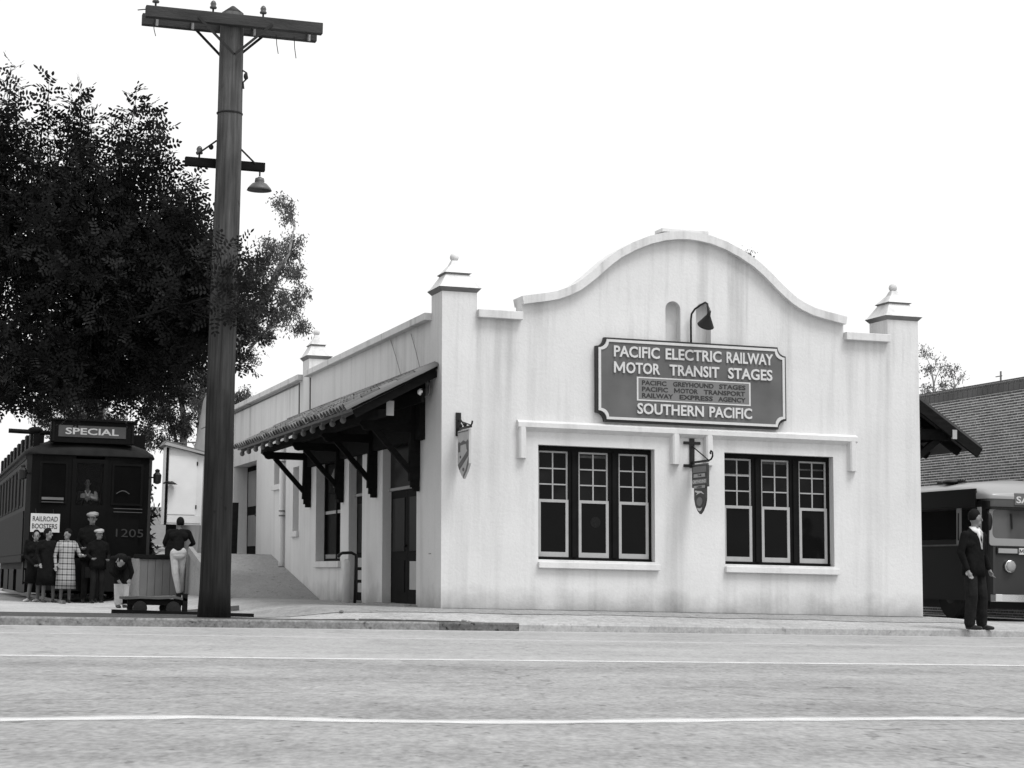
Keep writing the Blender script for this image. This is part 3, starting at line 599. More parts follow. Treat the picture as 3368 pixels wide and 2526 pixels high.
# hanging shield signs at right angles to the front
def bracket(root, u, zt, zb, ya, z_arm, cross=True):
    b = MB(); b.box(u-.04, u+.04, YF-.03, YF-.001, zb, zt); 
    b.build('wall_plate', IRON, root, shear=True)
    if cross:
        for z in (zt-.07, zb+.03):
            c = MB(); c.box(u-.14, u+.14, YF-.036, YF-.002, z-.022, z+.022); c.build('cross_strap', IRON, root, shear=True)
    c = MB(); c.bar((u,YF-.03,z_arm),(u,ya,z_arm),.025,.035); c.build('arm', IRON, root, shear=True)
    c = MB(); c.tube([(u,YF-.03,zt-.12),(u,ya+.04,z_arm+.02)], .010, 6); c.build('stay', IRON, root, shear=True)
def shield(c, u, th, yL, yR, zt, prof):
    pts = [(yL+(yR-yL)*a, zt-b) for a, b in prof]; c.plate(pts, [], u-th, u+th, 'yz'); return c
r1 = empty('hanging_shield_sign', (8.14, 29.4, 2.45), 'pale pennant shaped shield sign hanging near the left corner of the front', 'sign')
u = 8.14; bracket(r1, u, 3.22, 2.86, YF-.74, 2.965, False)
c = MB(); c.tube([(u,YF-.70,2.97),(u,YF-.78,3.0),(u,YF-.80,3.04)], .014, 6); c.build('arm_tip', IRON, r1, shear=True)
for yy in (.4, .15):
    c = MB(); c.ell((u,YF-yy,3.01),.03,8,6); c.build('knob', IRON, r1, shear=True)
c = MB(); c.tube([(u,YF-.12,3.12),(u,YF-.38,2.98)], .012, 6); c.build('scroll_bar', IRON, r1, shear=True)
YL, YR = YF-.05, YF-.68
shield(MB(), u, .018, YL, YR, 2.935, [(0,0),(1,0),(1,.42),(1,.52),(.82,.62),(.5,.74),(.18,.62),(0,.52),(0,.3)]).build('shield', pm('pale_sign', .46, .6, .1, 6), r1, shear=True)
def deco(root, u, name, pts, m, d=.0215): 
    c = MB(); c.plate(pts, [], u-d, u-.0182, 'yz'); return c.build(name, m, root, shear=True)
P = lambda a, b: (YL+(YR-YL)*a, 2.935-b)
deco(r1, u, 'top_band', [P(.05,.02),P(.95,.02),P(.95,.035),P(.05,.035)], MIDP)
deco(r1, u, 'zigzag_band', [P(.04,.20),P(.12,.17),P(.25,.195),P(.5,.16),P(.75,.19),P(.9,.16),P(.97,.19),P(.97,.36),P(.8,.30),P(.75,.22),P(.25,.23),P(.22,.33),P(.06,.33)], MIDP)
deco(r1, u, 'diagonal_band', [P(.97,.30),P(.97,.40),P(.16,.60),P(.04,.52),P(.70,.37)], MIDP)
deco(r1, u, 'lower_border', [P(.98,.42),P(.98,.53),P(.82,.63),P(.5,.735),P(.52,.68),P(.76,.59),P(.86,.50)], MIDP)
deco(r1, u, 'spot', [P(.25+.05*math.cos(t*.785),.405+.022*math.sin(t*.785)) for t in range(8)], LETD); deco(r1, u, 'spot', [P(.52+.09*math.cos(t*.785),.60+.03*math.sin(t*.785)) for t in range(8)], MIDP)
r2 = empty('hanging_shield_sign', (11.97, 29.4, 1.95), 'dark shield sign with leaping dog hanging between the two front windows', 'sign')
u = 11.97; bracket(r2, u, 2.98, 2.52, YF-.70, 2.60)
c = MB(); c.tube([(u,YF-.70,2.60),(u,YF-.80,2.615),(u,YF-.86,2.66),(u,YF-.855,2.72),(u,YF-.80,2.745),(u,YF-.765,2.72),(u,YF-.78,2.70)], .014, 7); c.build('scroll', IRON, r2, smooth=True, shear=True)
c = MB(); c.bar((u,YF-.05,2.555),(u,YF-.68,2.555),.022,.022); c.build('hanger_rail', METAL, r2, shear=True)
YL, YR = YF-.05, YF-.68; Z0 = 2.54
P = lambda a, b: (YL+(YR-YL)*a, Z0-b)
shield(MB(), u, .016, YL, YR, Z0, [(0,0),(1,0),(1,.34),(.87,.34),(.87,.52),(.80,.62),(.65,.71),(.5,.76),(.35,.71),(.20,.62),(.13,.52),(.13,.34),(0,.34)]).build('shield', pm('dark_sign_paint', .045, .5, .1, 5), r2, shear=True)
DG = pm('sign_mid_letter', .17, .6, .12, 30)
deco(r2, u, 'top_panel', [P(.08,.015),P(.96,.015),P(.96,.11),P(.08,.11)], DG); deco(r2, u, 'centre_panel', [P(.14,.13),P(.86,.13),P(.88,.185),P(.12,.185)], SASH)
deco(r2, u, 'name_panel', [P(.03,.215),P(.97,.215),P(.97,.29),P(.03,.29)], DG); deco(r2, u, 'lower_panel', [P(.14,.315),P(.86,.315),P(.86,.355),P(.14,.355)], SASH)
def htext(root, s, a, b_, z, cap, m, u):
    text(root, s, YL+(YR-YL)*a, YL+(YR-YL)*b_, z, cap, .003, m, plane='yz', at=u-.0217, bold=.015)
htext(r2, 'THE', .38, .64, Z0-.172, .03, LETD, u); htext(r2, 'GREYHOUND', .07, .93, Z0-.278, .052, LETW, u); htext(r2, 'LINES', .34, .66, Z0-.348, .024, LETD, u)
dog = [(.20,.395),(.27,.385),(.34,.395),(.50,.40),(.62,.405),(.70,.425),(.80,.455),(.72,.448),(.62,.432),(.56,.43),(.44,.44),(.36,.45),(.26,.462),(.34,.44),(.36,.425),(.30,.42),(.22,.41)]
deco(r2, u, 'leaping_dog', [P(a, b_) for a, b_ in dog], LETW); deco(r2, u, 'round_device', [P(.5+.19*math.cos(t*PI/8),.565+.07*math.sin(t*PI/8)) for t in range(16)], DG)
deco(r2, u, 'crescent', [P(.33,.66),(P(.5,.672)),P(.67,.66),P(.60,.70),P(.5,.715),P(.40,.70)], LETW)
# drinking fountain standpipe between the doors
df = empty('standpipe', (7.45, 34.3, .25), 'short pale standpipe with dark curved tap beside the depot side doors', 'pipe')
b = MB(); b.lathe([(.07,.0),(.07,.70),(.06,.76),(.02,.78)], (7.45,34.3,.22), 14); b.build('pedestal', WSHIRT, df, smooth=True)
b = MB(); b.tube([(7.30,34.3,1.06),(7.36,34.3,1.10),(7.52,34.28,1.11),(7.60,34.28,1.07),(7.605,34.28,.95),(7.605,34.28,.22)], .026, 8); b.ell((7.30,34.3,1.05),.035,8,6); b.build('tap_pipe', IRON, df, smooth=True)

# ------------------------------------------------------------------ utility pole
up_ = empty('utility_pole', (4.03, 26.75, .12), 'tall weathered wooden utility pole with double crossarm and hanging lamp', 'pole')
b = MB(); zz = [.08 + i*.4 for i in range(21)]; 
b.tube([(4.035-.0045*z+.006*math.sin(z*1.3), 26.75+.006*math.sin(z*.9), z) for z in zz] + [(3.998,26.75,8.30)], [.208-.0057*z+(.03*math.exp(-z*6)) for z in zz] + [.148], 20)
b.lathe([(.147,0),(.02,.10)], (3.998,26.75,8.30), 20); b.build('shaft', POLE, up_, smooth=True)
for y in (26.545, 26.955):
    b = MB(); b.box(2.80, 5.20, y-.055, y+.055, 8.07, 8.225); b.build('crossarm', ARMW, up_, bevel=.008)
for y in (26.485, 27.01):
    for s in (-1, 1):
        b = MB(); b.bar((4.0+s*.50, y, 8.13), (4.0, y, 7.66), .035, .012, (0,1,0)); b.build('brace', IRON, up_)
def insul(x, y, z):
    b = MB(); b.lathe([(.012,-.02),(.014,.05),(.045,.055),(.05,.075),(.035,.09),(.042,.12),(.03,.15),(.012,.165)], (x,y,z), 12); return b.build('insulator', GLASSI, up_, smooth=True)
for x in (2.93, 3.70, 4.38): insul(x, 26.545, 8.225)
for x in (2.98, 3.46, 4.30, 5.06):
    b = MB(); b.tube([(x,26.74,8.17),(x,26.74,8.02)], .018, 7); b.tube([(x,26.60,8.165),(x,26.90,8.165)], .016, 6); b.build('spacer_bolt', GALV, up_)
for x, dz in ((2.95,.18),(4.63,.26),(4.88,.30)):
    b = MB(); b.tube([(x,26.9,8.10),(x+.01,26.9,8.10-dz*.5),(x+.035,26.9,8.10-dz)], .006, 5); b.build('loose_wire', IRON, up_)
b = MB(); b.tube([(2.70,26.6,8.17),(2.80,26.6,8.19),(2.90,26.6,8.21)], .008, 5); b.build('wire_end', IRON, up_)
b = MB(); b.tube([(4.13,26.70,7.52),(4.20,26.66,7.47),(4.215,26.66,7.40),(4.16,26.68,7.34),(4.17,26.68,7.25)], .012, 6); b.ell((4.19,26.66,7.42),(.03,.03,.05),8,6); b.build('pole_hook', IRON, up_)
b = MB(); b.lathe([(.172,-.012),(.180,-.006),(.180,.008),(.172,.014)], (4.004,26.75,6.905), 22); b.build('iron_band', IRON, up_)
b = MB(); b.box(3.45, 4.54, 26.90, 26.99, 6.185, 6.305); b.build('lower_arm', DARKW, up_, bevel=.006)
for p_, q_ in (((3.86,26.88,6.55),(3.60,26.90,6.34)),((4.15,26.88,6.50),(4.40,26.90,6.28))):
    b = MB(); b.tube([p_, q_], .013, 6); b.build('arm_stay', IRON, up_)
insul(3.64, 26.945, 6.305); b = MB(); b.ell((3.79,26.9,6.46),(.035,.03,.04),8,6); b.build('strain_knob', IRON, up_)
b = MB(); b.tube([(4.475,26.945,6.19),(4.475,26.945,6.12)], .012, 8); b.lathe([(.022,.14),(.03,.13),(.06,.12),(.068,.075),(.062,.06),(.10,.045),(.155,-.015),(.172,-.05),(.165,-.05),(.10,.02),(.03,.05)], (4.475,26.945,5.97), 24); b.build('lamp_shade', LAMPM, up_, smooth=True)
# litter along the kerb
for i, (x, s) in enumerate(((5.9,.022),(6.55,.03),(7.0,.024),(7.42,.034),(7.5,.02))):
    y = yc(x)+.155+.16; b = MB(); b.ell((x,y,gz(x,y)+s*.5),(s*1.2,s,s*.7),7,5); tag(b.build('stone', CAPM if i % 2 else CLW), ('leftmost','second from left','middle','second from right','rightmost')[i] + ' of five pale scraps lying behind the kerb', 'stone', 'pale scraps behind the kerb')
b = MB(); b.ell((6.0, 27.9, gz(6.0,27.9)+.02), (.035,.03,.025), 8, 6); tag(b.build('stone', METAL), 'dark round stone lying alone on the walk beside the pole', 'stone')

# ------------------------------------------------------------------ freight ramp, dock, cabinet, wagon
rp = empty('loading_ramp', (7.0, 41.3, .15), 'grey concrete ramp rising along the side wall to the freight door', 'ramp')
b = MB(); b.add([(6.12,38.45,.13),(7.86,38.45,.22),(7.86,44.0,1.145),(6.12,44.0,1.145),(6.12,38.45,-.1),(7.86,38.45,-.1),(7.86,44.0,-.1),(6.12,44.0,-.1)],[(0,1,2,3),(0,4,5,1),(3,2,6,7),(0,3,7,4),(1,5,6,2)]); b.build('ramp_slab', RAMP, rp)
b = MB(); b.bar((6.07,38.42,.16),(6.07,44.0,1.20),.09,.16); b.build('ramp_kerb', GREYP, rp)
dk = empty('freight_dock', (6.5, 50, .05), 'concrete freight dock with dark timber edge behind the pole', 'dock')
b = MB(); b.box(6.12, 7.86, 44.004, 50.7, -.1, 1.15); b.box(5.10, 6.116, 45.0, 50.7, -.1, 1.02); b.build('dock_body', RAMP, dk)
for i in range(6):
    b = MB(); b.box(5.12+i*.165, 5.12+i*.165+.155, 44.965, 44.998, .02, .99); b.build('face_board', MIDP, dk)
b = MB(); b.box(4.98, 6.42, 44.93, 45.12, 1.0, 1.09); b.build('edge_timber', DARKW, dk, bevel=.01)
b = MB(); b.bar((6.42,44.98,1.04),(6.72,44.98,.86),.08,.09); b.build('edge_timber', DARKW, dk)
b = MB(); b.box(6.34, 6.45, 44.9, 45.0, -.05, 1.0); b.build('corner_post', GREYP, dk)
b = MB(); b.box(7.02, 7.14, 44.3, 44.42, 1.15, 2.28); tag(b.build('dark_post', DARKW), 'dark upright post standing by the freight door reveal', 'post')
cb = empty('signal_cabinet', (6.12, 46.2, 1.02), 'white wooden cabinet with sloping roof raised on a dark post', 'cabinet')
x0, x1, y0, y1 = 5.72, 6.56, 45.95, 46.55
b = MB(); b.plate([(x0,1.80),(x1,1.80),(x1,3.38),(x0,3.60)], [], y0, y1, 'xz'); b.build('case', pm('cabinet_white', .66, .7, .08, 3), cb)
b = MB(); b.plate([(x0-.10,3.585),(x0-.02,3.70),(x1+.06,3.47),(x1+.06,3.39)], [], y0-.10, y1+.08, 'xz'); b.build('sloping_roof', MIDP, cb)
b = MB(); b.plate([(x0-.08,3.60),(x0-.02,3.66),(x1+.055,3.44),(x1+.055,3.40)], [], y0-.115, y0-.102, 'xz'); b.build('roof_fascia', CAPM, cb)
b = MB(); b.box(x0-.005, x0+.05, y0-.03, y0-.001, 1.78, 3.54); b.build('edge_strip', DARKF, cb)
b = MB(); b.box(x0+.06, x1-.14, y0-.02, y0-.001, 2.03, 3.36); b.build('door', pm('cabinet_door', .70, .7, .06, 3), cb)
b = MB(); b.box(x0+.06, x1-.02, y0-.018, y0-.001, 1.84, 2.005); b.build('lower_board', pm('cabinet_board', .64, .7, .06, 3), cb)
for z in (2.16, 3.15):
    b = MB(); b.box(x1-.15, x1-.12, y0-.03, y0-.02, z, z+.09); b.build('hinge', IRON, cb)
b = MB(); b.tube([(x0-.05,y0-.05,2.72),(x0+.02,y0-.10,2.76),(x0+.12,y0-.14,2.74)], .02, 7); b.lathe([(.02,.05),(.05,.03),(.14,-.02),(.13,-.02),(.03,.0)], (x0+.12,y0-.16,2.72), 14); b.build('cabinet_lamp', IRON, cb, smooth=True)
b = MB(); b.box(5.82, 6.02, 46.1, 46.4, 1.0, 1.80); b.build('cabinet_post', DARKW, cb)
# low baggage wagon beside the pole
wg = empty('platform_wagon', (3.72, 31.0, .02), 'low dark four wheeled platform wagon standing left of the pole', 'wagon')
gw = gz(3.7, 31.0)
for i in range(5):
    b = MB(); yy = 30.62+i*.155; 
    b.add([(3.28,yy,gw+.26),(3.5,yy,gw+.275),(3.75,yy,gw+.27),(4.0,yy,gw+.285),(4.16,yy,gw+.25),(3.28,yy+.145,gw+.26),(3.5,yy+.145,gw+.275),(3.75,yy+.145,gw+.27),(4.0,yy+.145,gw+.285),(4.16,yy+.145,gw+.25)] , [(j,j+1,5+j+1,5+j) for j in range(4)])
    b.v += [(v[0],v[1],v[2]-.035) for v in b.v[:10]]; b.f += [(10+j,15+j,15+j+1,10+j+1) for j in range(4)] + [(j,10+j,11+j,j+1) for j in range(4)] + [(5+j,6+j,16+j,15+j) for j in range(4)] + [(0,5,15,10),(4,14,19,9)]
    b.build('plank', pm('wagon_plank', .10, .85, .4, 6, (.3,3,1)), wg)
b = MB(); b.box(3.32, 4.12, 30.66, 30.72, gw+.15, gw+.235); b.box(3.32, 4.12, 31.28, 31.34, gw+.15, gw+.235); b.box(3.45,3.53,30.6,31.4,gw+.10,gw+.15); b.box(3.92,4.0,30.6,31.4,gw+.10,gw+.15); b.build('chassis', DARKW, wg)
for x in (3.49, 3.96):
    for y in (30.58, 31.36):
        b = MB(); b.lathe([(.03,-.035),(.10,-.03),(.105,0),(.10,.03),(.03,.035)], (x,y,gw+.105), 16, 'y'); b.build('wheel', IRON, wg)
for y in (30.62, 31.30):
    b = MB(); b.box(4.10,4.17,y,y+.08,gw+.02,gw+.32); b.build('end_stake', DARKW, wg)
wg.location += Vector((-.17, -1.55, gz(3.55,29.45)-gw))
b = MB(); b.bar((2.9,28.7,gz(3,28.7)+.03),(4.9,28.8,gz(4.9,28.8)+.03),.16,.06); tag(b.build('timber_beam', DARKW), 'long dark timber lying on the ground beneath the wagon', 'timber')
b = MB(); b.bar((3.9,32.5,gz(4,32.5)+.04),(5.3,32.5,gz(5.3,32.5)+.04),.07,.08); tag(b.build('steel_rail', STEEL), 'short dark steel rail lying between the wagon and the pole', 'rail')

STEELD = pm('dark_steel', .05, .6, .2, 6)
# ------------------------------------------------------------------ interurban car
tr = empty('interurban_car', (4.26, 56, -.05), 'dark interurban railway car standing nose to the street', 'train')
TX0, TX1, TY0, TY1 = 2.78, 5.70, 48.0, 66.0; gt0 = -.03
plan = [(TX0,TY0+.45),(TX0+.10,TY0+.16),(TX0+.32,TY0+.04),(TX0+.8,TY0),(3.88,TY0),(3.88,TY0+.9),(4.54,TY0+.9),(4.54,TY0),(TX1-.8,TY0),(TX1-.32,TY0+.04),(TX1-.10,TY0+.16),(TX1,TY0+.45),(TX1,TY1),(TX0,TY1)]
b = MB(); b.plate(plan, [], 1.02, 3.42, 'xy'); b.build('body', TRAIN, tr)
# roof: lofted with a rounded nose
b = MB(); prof = [(-1,0),(-.97,.12),(-.86,.24),(-.62,.36),(-.3,.42),(0,.44),(.3,.42),(.62,.36),(.86,.24),(.97,.12),(1,0)]
secs = [(TY0-.06,.80,.05),(TY0+.02,.93,.42),(TY0+.25,1.02,.72),(TY0+.7,1.05,.93),(TY0+1.2,1.055,1.0),(TY1,1.055,1.0)]; cx = (TX0+TX1)/2; hw = (TX1-TX0)/2
for y, w, h_ in secs:
    for a, z in prof: b.v.append((cx+a*hw*w, y, 3.40+z*h_*1.05))
k = len(prof); b.f = [(i*k+j,(i+1)*k+j,(i+1)*k+j+1,i*k+j+1) for i in range(len(secs)-1) for j in range(k-1)] + [tuple(range(k)), tuple((len(secs)-1)*k+j for j in range(k))] + [tuple(i*k for i in range(len(secs)))+tuple(i*k+k-1 for i in reversed(range(len(secs))))]
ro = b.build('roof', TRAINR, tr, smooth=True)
for i in range(9):
    y = TY0+1.2+i*1.75; b = MB(); b.box(TX0+.10, TX0+.42, y, y+.62, 3.62, 4.02); b.build('roof_ventilator', TRAIN, ro)
    b = MB(); b.box(TX1-.42, TX1-.10, y, y+.62, 3.62, 4.02); b.build('roof_ventilator', TRAIN, ro)
b = MB(); b.tube([(2.33,48.5,3.95),(3.4,48.5,3.93)], .055, 10); b.ell((2.95,48.5,3.98),(.18,.09,.09),10,7); b.box(2.90,3.05,48.45,48.55,3.55,3.95); b.build('air_horn', TRAIN, ro, smooth=False)
b = MB(); b.box(3.27, 5.19, 47.98, 48.35, 3.70, 4.21); b.box(3.20, 5.26, 47.92, 48.40, 4.211, 4.255); b.build('destination_box', TRAIN, ro)
b = MB(); b.box(3.44, 5.00, 47.966, 47.979, 3.83, 4.10); b.build('destination_glass', pm('destination_blind', .055, .5, .2, 3), ro)
text(ro, 'SPECIAL', 3.60, 4.83, 3.89, .155, .003, CLW, at=47.9655, bold=.02, shear=False)
for a in (3.30, 5.14):
    b = MB(); b.box(a, a+.05, 47.955, 47.977, 3.72, 4.20); b.build('box_stile', DARKF, ro)
def twin(x0, x1, z0, z1, y=TY0-.012, name='window'):
    b = MB(); b.plate(rect(x0,x1,z0,z1), [rect(x0+.05,x1-.05,z0+.05,z1-.05)], y-.02, y+.011, 'xz'); o = b.build(name, TRAIN, tr)
    p = MB(); p.box(x0+.045, x1-.045, y-.006, y+.004, z0+.045, z1-.045); p.build('pane', TGLASS, o); return o
w = twin(3.06, 3.70, 2.26, 3.24); b = MB(); b.box(3.12, 3.62, TY0-.045, TY0-.033, 2.34, 2.40); b.build('sill_card', MIDP, w); b = MB(); b.box(3.12, 3.62, TY0-.045, TY0-.033, 2.275, 2.30); b.build('sill_card', STEELD, w)
twin(4.72, 5.44, 2.26, 3.24)
b = MB(); b.plate(rect(3.80,4.62,1.05,3.32), [rect(3.90,4.52,2.24,3.22)], TY0-.03, TY0-.001, 'xz'); dr = b.build('front_door', TRAIN, tr)
b = MB(); b.box(3.88, 4.54, TY0-.012, TY0-.006, 2.22, 3.24); b.build('door_pane', TPANE, dr)
b = MB(); b.tube([(4.83+.3*i/8, TY0-.06, 2.53+.07*math.sin(PI*i/8)) for i in range(9)], .012, 6); b.build('grab_iron', STEELD, tr)
for z in (2.18, 2.10):
    b = MB(); b.tube([(4.78,TY0-.05,z),(5.45,TY0-.03,z)], .010, 6); b.build('grab_iron', STEELD, tr)
text(tr, '1205', 4.86, 5.50, 1.52, .19, .003, GOLD, at=TY0-.004, bold=.0, shear=False)
b = MB(); b.box(2.885, 3.545, 47.80, 47.83, 1.58, 2.01); bs = b.build('placard', WSHIRT, tr); tag(bs, 'white placard hung on the dark car front')
text(bs, 'RAILROAD', 2.93, 3.50, 1.83, .115, .003, LETD, at=47.799, bold=.012, shear=False); text(bs, 'BOOSTERS', 2.92, 3.49, 1.66, .115, .003, LETD, at=47.799, bold=.012, shear=False)
b = MB(); b.tube([(3.0,47.815,2.01),(3.0,47.99,2.12)], .008, 5); b.tube([(3.4,47.815,2.01),(3.4,47.99,2.12)], .008, 5); b.build('placard_cord', IRON, bs)
b = MB(); b.add([(3.10,47.95,1.0),(5.44,47.95,1.0),(5.60,47.62,.24),(2.94,47.62,.24),(3.10,48.3,1.0),(5.44,48.3,1.0),(5.60,48.3,.24),(2.94,48.3,.24)],[(0,1,2,3),(4,7,6,5),(0,3,7,4),(1,5,6,2),(0,4,5,1),(3,2,6,7)]); b.build('pilot', TRAIN, tr)
b = MB(); b.box(4.14, 4.36, 47.35, 47.7, .55, .80); b.build('coupler', IRON, tr)
for sx, x in ((1, 5.80), (-1, 2.68)):
    b = MB(); b.lathe([(.03,-.16),(.09,-.13),(.10,.06),(.05,.12),(.06,.17),(.02,.2)], (x,48.2,2.96), 12); b.tube([(x,48.2,2.96),(x-sx*.12,48.35,2.96)], .02, 6); b.build('marker_lamp', IRON, tr)
b = MB(); b.bar((TX0-.004, TY0+.5, 3.36),(TX0-.004, TY1-.1, 3.36), .03, .12); b.build('letter_board', TRAINP, tr)
for i in range(10):
    y = TY0+1.3+i*1.62
    for X, s in ((TX0, -1), (TX1, 1)):
        xa, xb = (X-.02, X-.001) if s < 0 else (X+.001, X+.02)
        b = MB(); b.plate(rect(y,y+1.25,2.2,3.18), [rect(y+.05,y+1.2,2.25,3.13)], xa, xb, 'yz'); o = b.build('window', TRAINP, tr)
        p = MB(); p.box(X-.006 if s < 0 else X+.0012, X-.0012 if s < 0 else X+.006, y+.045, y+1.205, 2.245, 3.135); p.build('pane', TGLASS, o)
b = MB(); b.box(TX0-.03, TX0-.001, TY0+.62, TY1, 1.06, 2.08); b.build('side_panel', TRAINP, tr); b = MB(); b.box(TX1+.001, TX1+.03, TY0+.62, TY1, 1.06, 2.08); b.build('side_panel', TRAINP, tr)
b = MB(); b.box(TX0-.035, TX0-.001, TY0+.55, TY1, .88, 1.04); b.build('side_sill', TRAINP, tr)
b = MB(); b.box(TX0+.30, TX1-.30, TY0+.9, TY1-.5, .45, 1.015); b.build('underframe', TRAIN, tr)
for y in (TY0+1.4, TY0+6.4, TY0+9.2, TY1-5.1):
    b = MB(); b.box(TX0+.12, TX1-.12, y, y+2.2 if y > TY0+2 else y+3.6, .16, .72); b.build('truck_frame' if y < TY0+2 or y > TY1-6 else 'equipment_box', TRAIN, tr)
for yb_ in (TY0+2.2, TY0+4.2, TY1-4.2, TY1-2.2):
    for x in (3.50, 4.96):
        b = MB(); b.lathe([(.02,-.06),(.40,-.06),(.44,-.05),(.44,-.02),(.42,0),(.42,.06),(.02,.06)], (x,yb_,.49), 22, 'x'); b.build('wheel', STEEL, tr)
b = MB(); b.box(TX0+.05, TX0+.5, TY0+.55, TY0+.95, .38, .42); b.box(TX0+.05, TX0+.5, TY0+.55, TY0+.95, .70, .74); b.box(TX0+.02,TX0+.05,TY0+.52,TY0+.98,.36,1.02); b.build('step', TRAIN, tr)
for x in (3.52, 4.97):
    b = MB(); b.box(x-.035, x+.035, 45.2, 110, gt0-.05, gt0+.075); tag(b.build('rail', STEEL), 'steel rail running under the %s side of the dark car' % ('left' if x < 4 else 'right'), 'rail', 'railway rails')

# ------------------------------------------------------------------ motor coach
bu_ = empty('motor_coach', (19.8, 36, .15), 'dark motor coach with cream roof parked between the depot and the brick wall', 'bus')
BX0, BX1, BY0, BY1, BG = 18.62, 20.98, 32.0, 41.0, gz(19, 34)
def rplan(x0, x1, y0, y1, r, n=6):
    P = [(x0+r-r*math.cos(PI/2*i/n), y0+r-r*math.sin(PI/2*i/n)) for i in range(n+1)] + [(x1-r+r*math.sin(PI/2*i/n), y0+r-r*math.cos(PI/2*i/n)) for i in range(n+1)]
    return P + [(x1,y1),(x0,y1)]
b = MB(); b.plate(rplan(BX0,BX1,BY0,BY1,.16), [], BG+.36, 2.30, 'xy'); b.build('body', BUSD, bu_)
b = MB(); b.plate(rplan(BX0+.10,BX1-.10,BY0-.006,BY0+.3,.06,3), [], .62, 1.50, 'xy'); b.build('front_panel', BUSF, bu_)
b = MB(); secs = [(BY0-.02,.90,.10),(BY0+.05,.975,.30),(BY0+.22,1.01,.62),(BY0+.6,1.02,.88),(BY0+1.1,1.02,1.0),(BY1,1.02,1.0)]; cx, hw = (BX0+BX1)/2, (BX1-BX0)/2
pr2 = [(-1,-.05),(-1.0,.06),(-.965,.16),(-.90,.22),(-.62,.30),(0,.36),(.62,.30),(.90,.22),(.965,.16),(1.0,.06),(1,-.05)]
for y, w_, h_ in secs:
    for a, z in pr2: b.v.append((cx+a*hw*w_, y, 2.39+(z*h_ if z > 0 else z)))
k = len(pr2); b.f = [(i*k+j,(i+1)*k+j,(i+1)*k+j+1,i*k+j+1) for i in range(len(secs)-1) for j in range(k-1)] + [tuple(range(k)), tuple((len(secs)-1)*k+j for j in range(k))]
br = b.build('roof', BUSW, bu_, smooth=True)
b = MB(); b.box(BX0-.035, BX0-.001, BY0+.35, BY1, 2.20, 2.53); b.build('side_letter_board', BUSD, bu_)
b = MB(); b.plate(rplan(BX0+.03,BX1-.03,BY0-.012,BY0+.3,.14), [], 2.20, 2.36, 'xy'); fp = b.build('destination_panel', pm('bus_mid_paint', .085, .4, .1, 2), bu_)
b = MB(); b.box(19.17, 20.43, BY0-.03, BY0-.013, 2.24, 2.45); db = b.build('destination_sign', MIDP, bu_); text(db, 'SA', 19.20, 19.47, 2.27, .125, .004, WSHIRT, at=BY0-.031, bold=.02, shear=False)
b = MB(); b.plate(rplan(BX0+.02,BX1-.02,BY0-.09,BY0+.1,.10), [], 2.15, 2.185, 'xy'); b.build('sun_visor', IRON, bu_)
ws = [(18.70,1.64),(18.74,1.61)]; 
def rr(x0,x1,z0,z1,r,n=5):
    P = []
    for cx_, cz_, a0 in ((x0+r,z0+r,PI),(x1-r,z0+r,1.5*PI),(x1-r,z1-r,0),(x0+r,z1-r,PI/2)): P += arc(cx_, cz_, r, a0, a0+PI/2, n)
    return P
b = MB(); b.plate(rr(18.66,19.77,1.50,2.16,.05), [rr(18.72,19.745,1.63,2.15,.09)], BY0-.022, BY0-.001, 'xz'); b.build('windshield_frame', BUSW, bu_)
b = MB(); b.plate(rr(19.83,20.94,1.50,2.16,.05), [rr(19.855,20.88,1.63,2.15,.09)], BY0-.022, BY0-.001, 'xz'); b.build('windshield_frame', BUSW, bu_)
for a, c in ((18.715,19.75),(19.85,20.885)):
    p = MB(); p.add([(a,BY0-.012,1.62),(c,BY0-.012,1.62),(c,BY0-.006,2.155),(a,BY0-.006,2.155)],[(0,1,2,3)]); p.build('windshield', BGLASS, bu_)
b = MB(); b.tube([(19.10,BY0-.03,2.08),(19.115,BY0-.035,1.80)], .012, 6); b.build('wiper', IRON, bu_)
b = MB(); b.box(18.80, 19.265, BY0-.035, BY0-.007, 1.345, 1.475); b.build('plate_frame', IRON, bu_)
b = MB(); b.box(18.83, 19.215, BY0-.042, BY0-.036, 1.368, 1.452); b.build('number_plate', CAPM, bu_)
b = MB(); b.box(19.245, 19.77, BY0-.045, BY0-.010, 1.350, 1.465); np_ = b.build('name_plate', WSHIRT, bu_); text(np_, 'MO', 19.255, 19.42, 1.375, .07, .003, LETD, at=BY0-.0452, bold=.022, shear=False)
for x in (19.06, 20.54):
    b = MB(); b.lathe([(.112,0),(.118,-.05),(.105,-.075)], (x,BY0-.008,1.135), 24, 'y'); h_ = b.build('headlight', CHROME, bu_, smooth=True)
    b = MB(); b.lathe([(.102,-.074),(.08,-.090),(.04,-.098),(.005,-.10)], (x,BY0-.008,1.135), 24, 'y'); b.build('lens', pm('headlamp_lens', .30, .12, .05, 5, spec=.6), h_, smooth=True)
b = MB(); b.plate([(18.66,BY0-.05),(18.70,BY0-.17),(18.80,BY0-.22),(20.80,BY0-.22),(20.90,BY0-.17),(20.94,BY0-.05),(20.90,BY0-.05),(20.78,BY0-.17),(18.82,BY0-.17),(18.70,BY0-.05)], [], .50, .635, 'xy'); b.build('bumper', CHROME, bu_, bevel=.01)
b = MB(); b.box(19.0,19.1,BY0-.18,BY0+.1,.53,.60); b.box(20.5,20.6,BY0-.18,BY0+.1,.53,.60); b.build('bumper_iron', IRON, bu_)
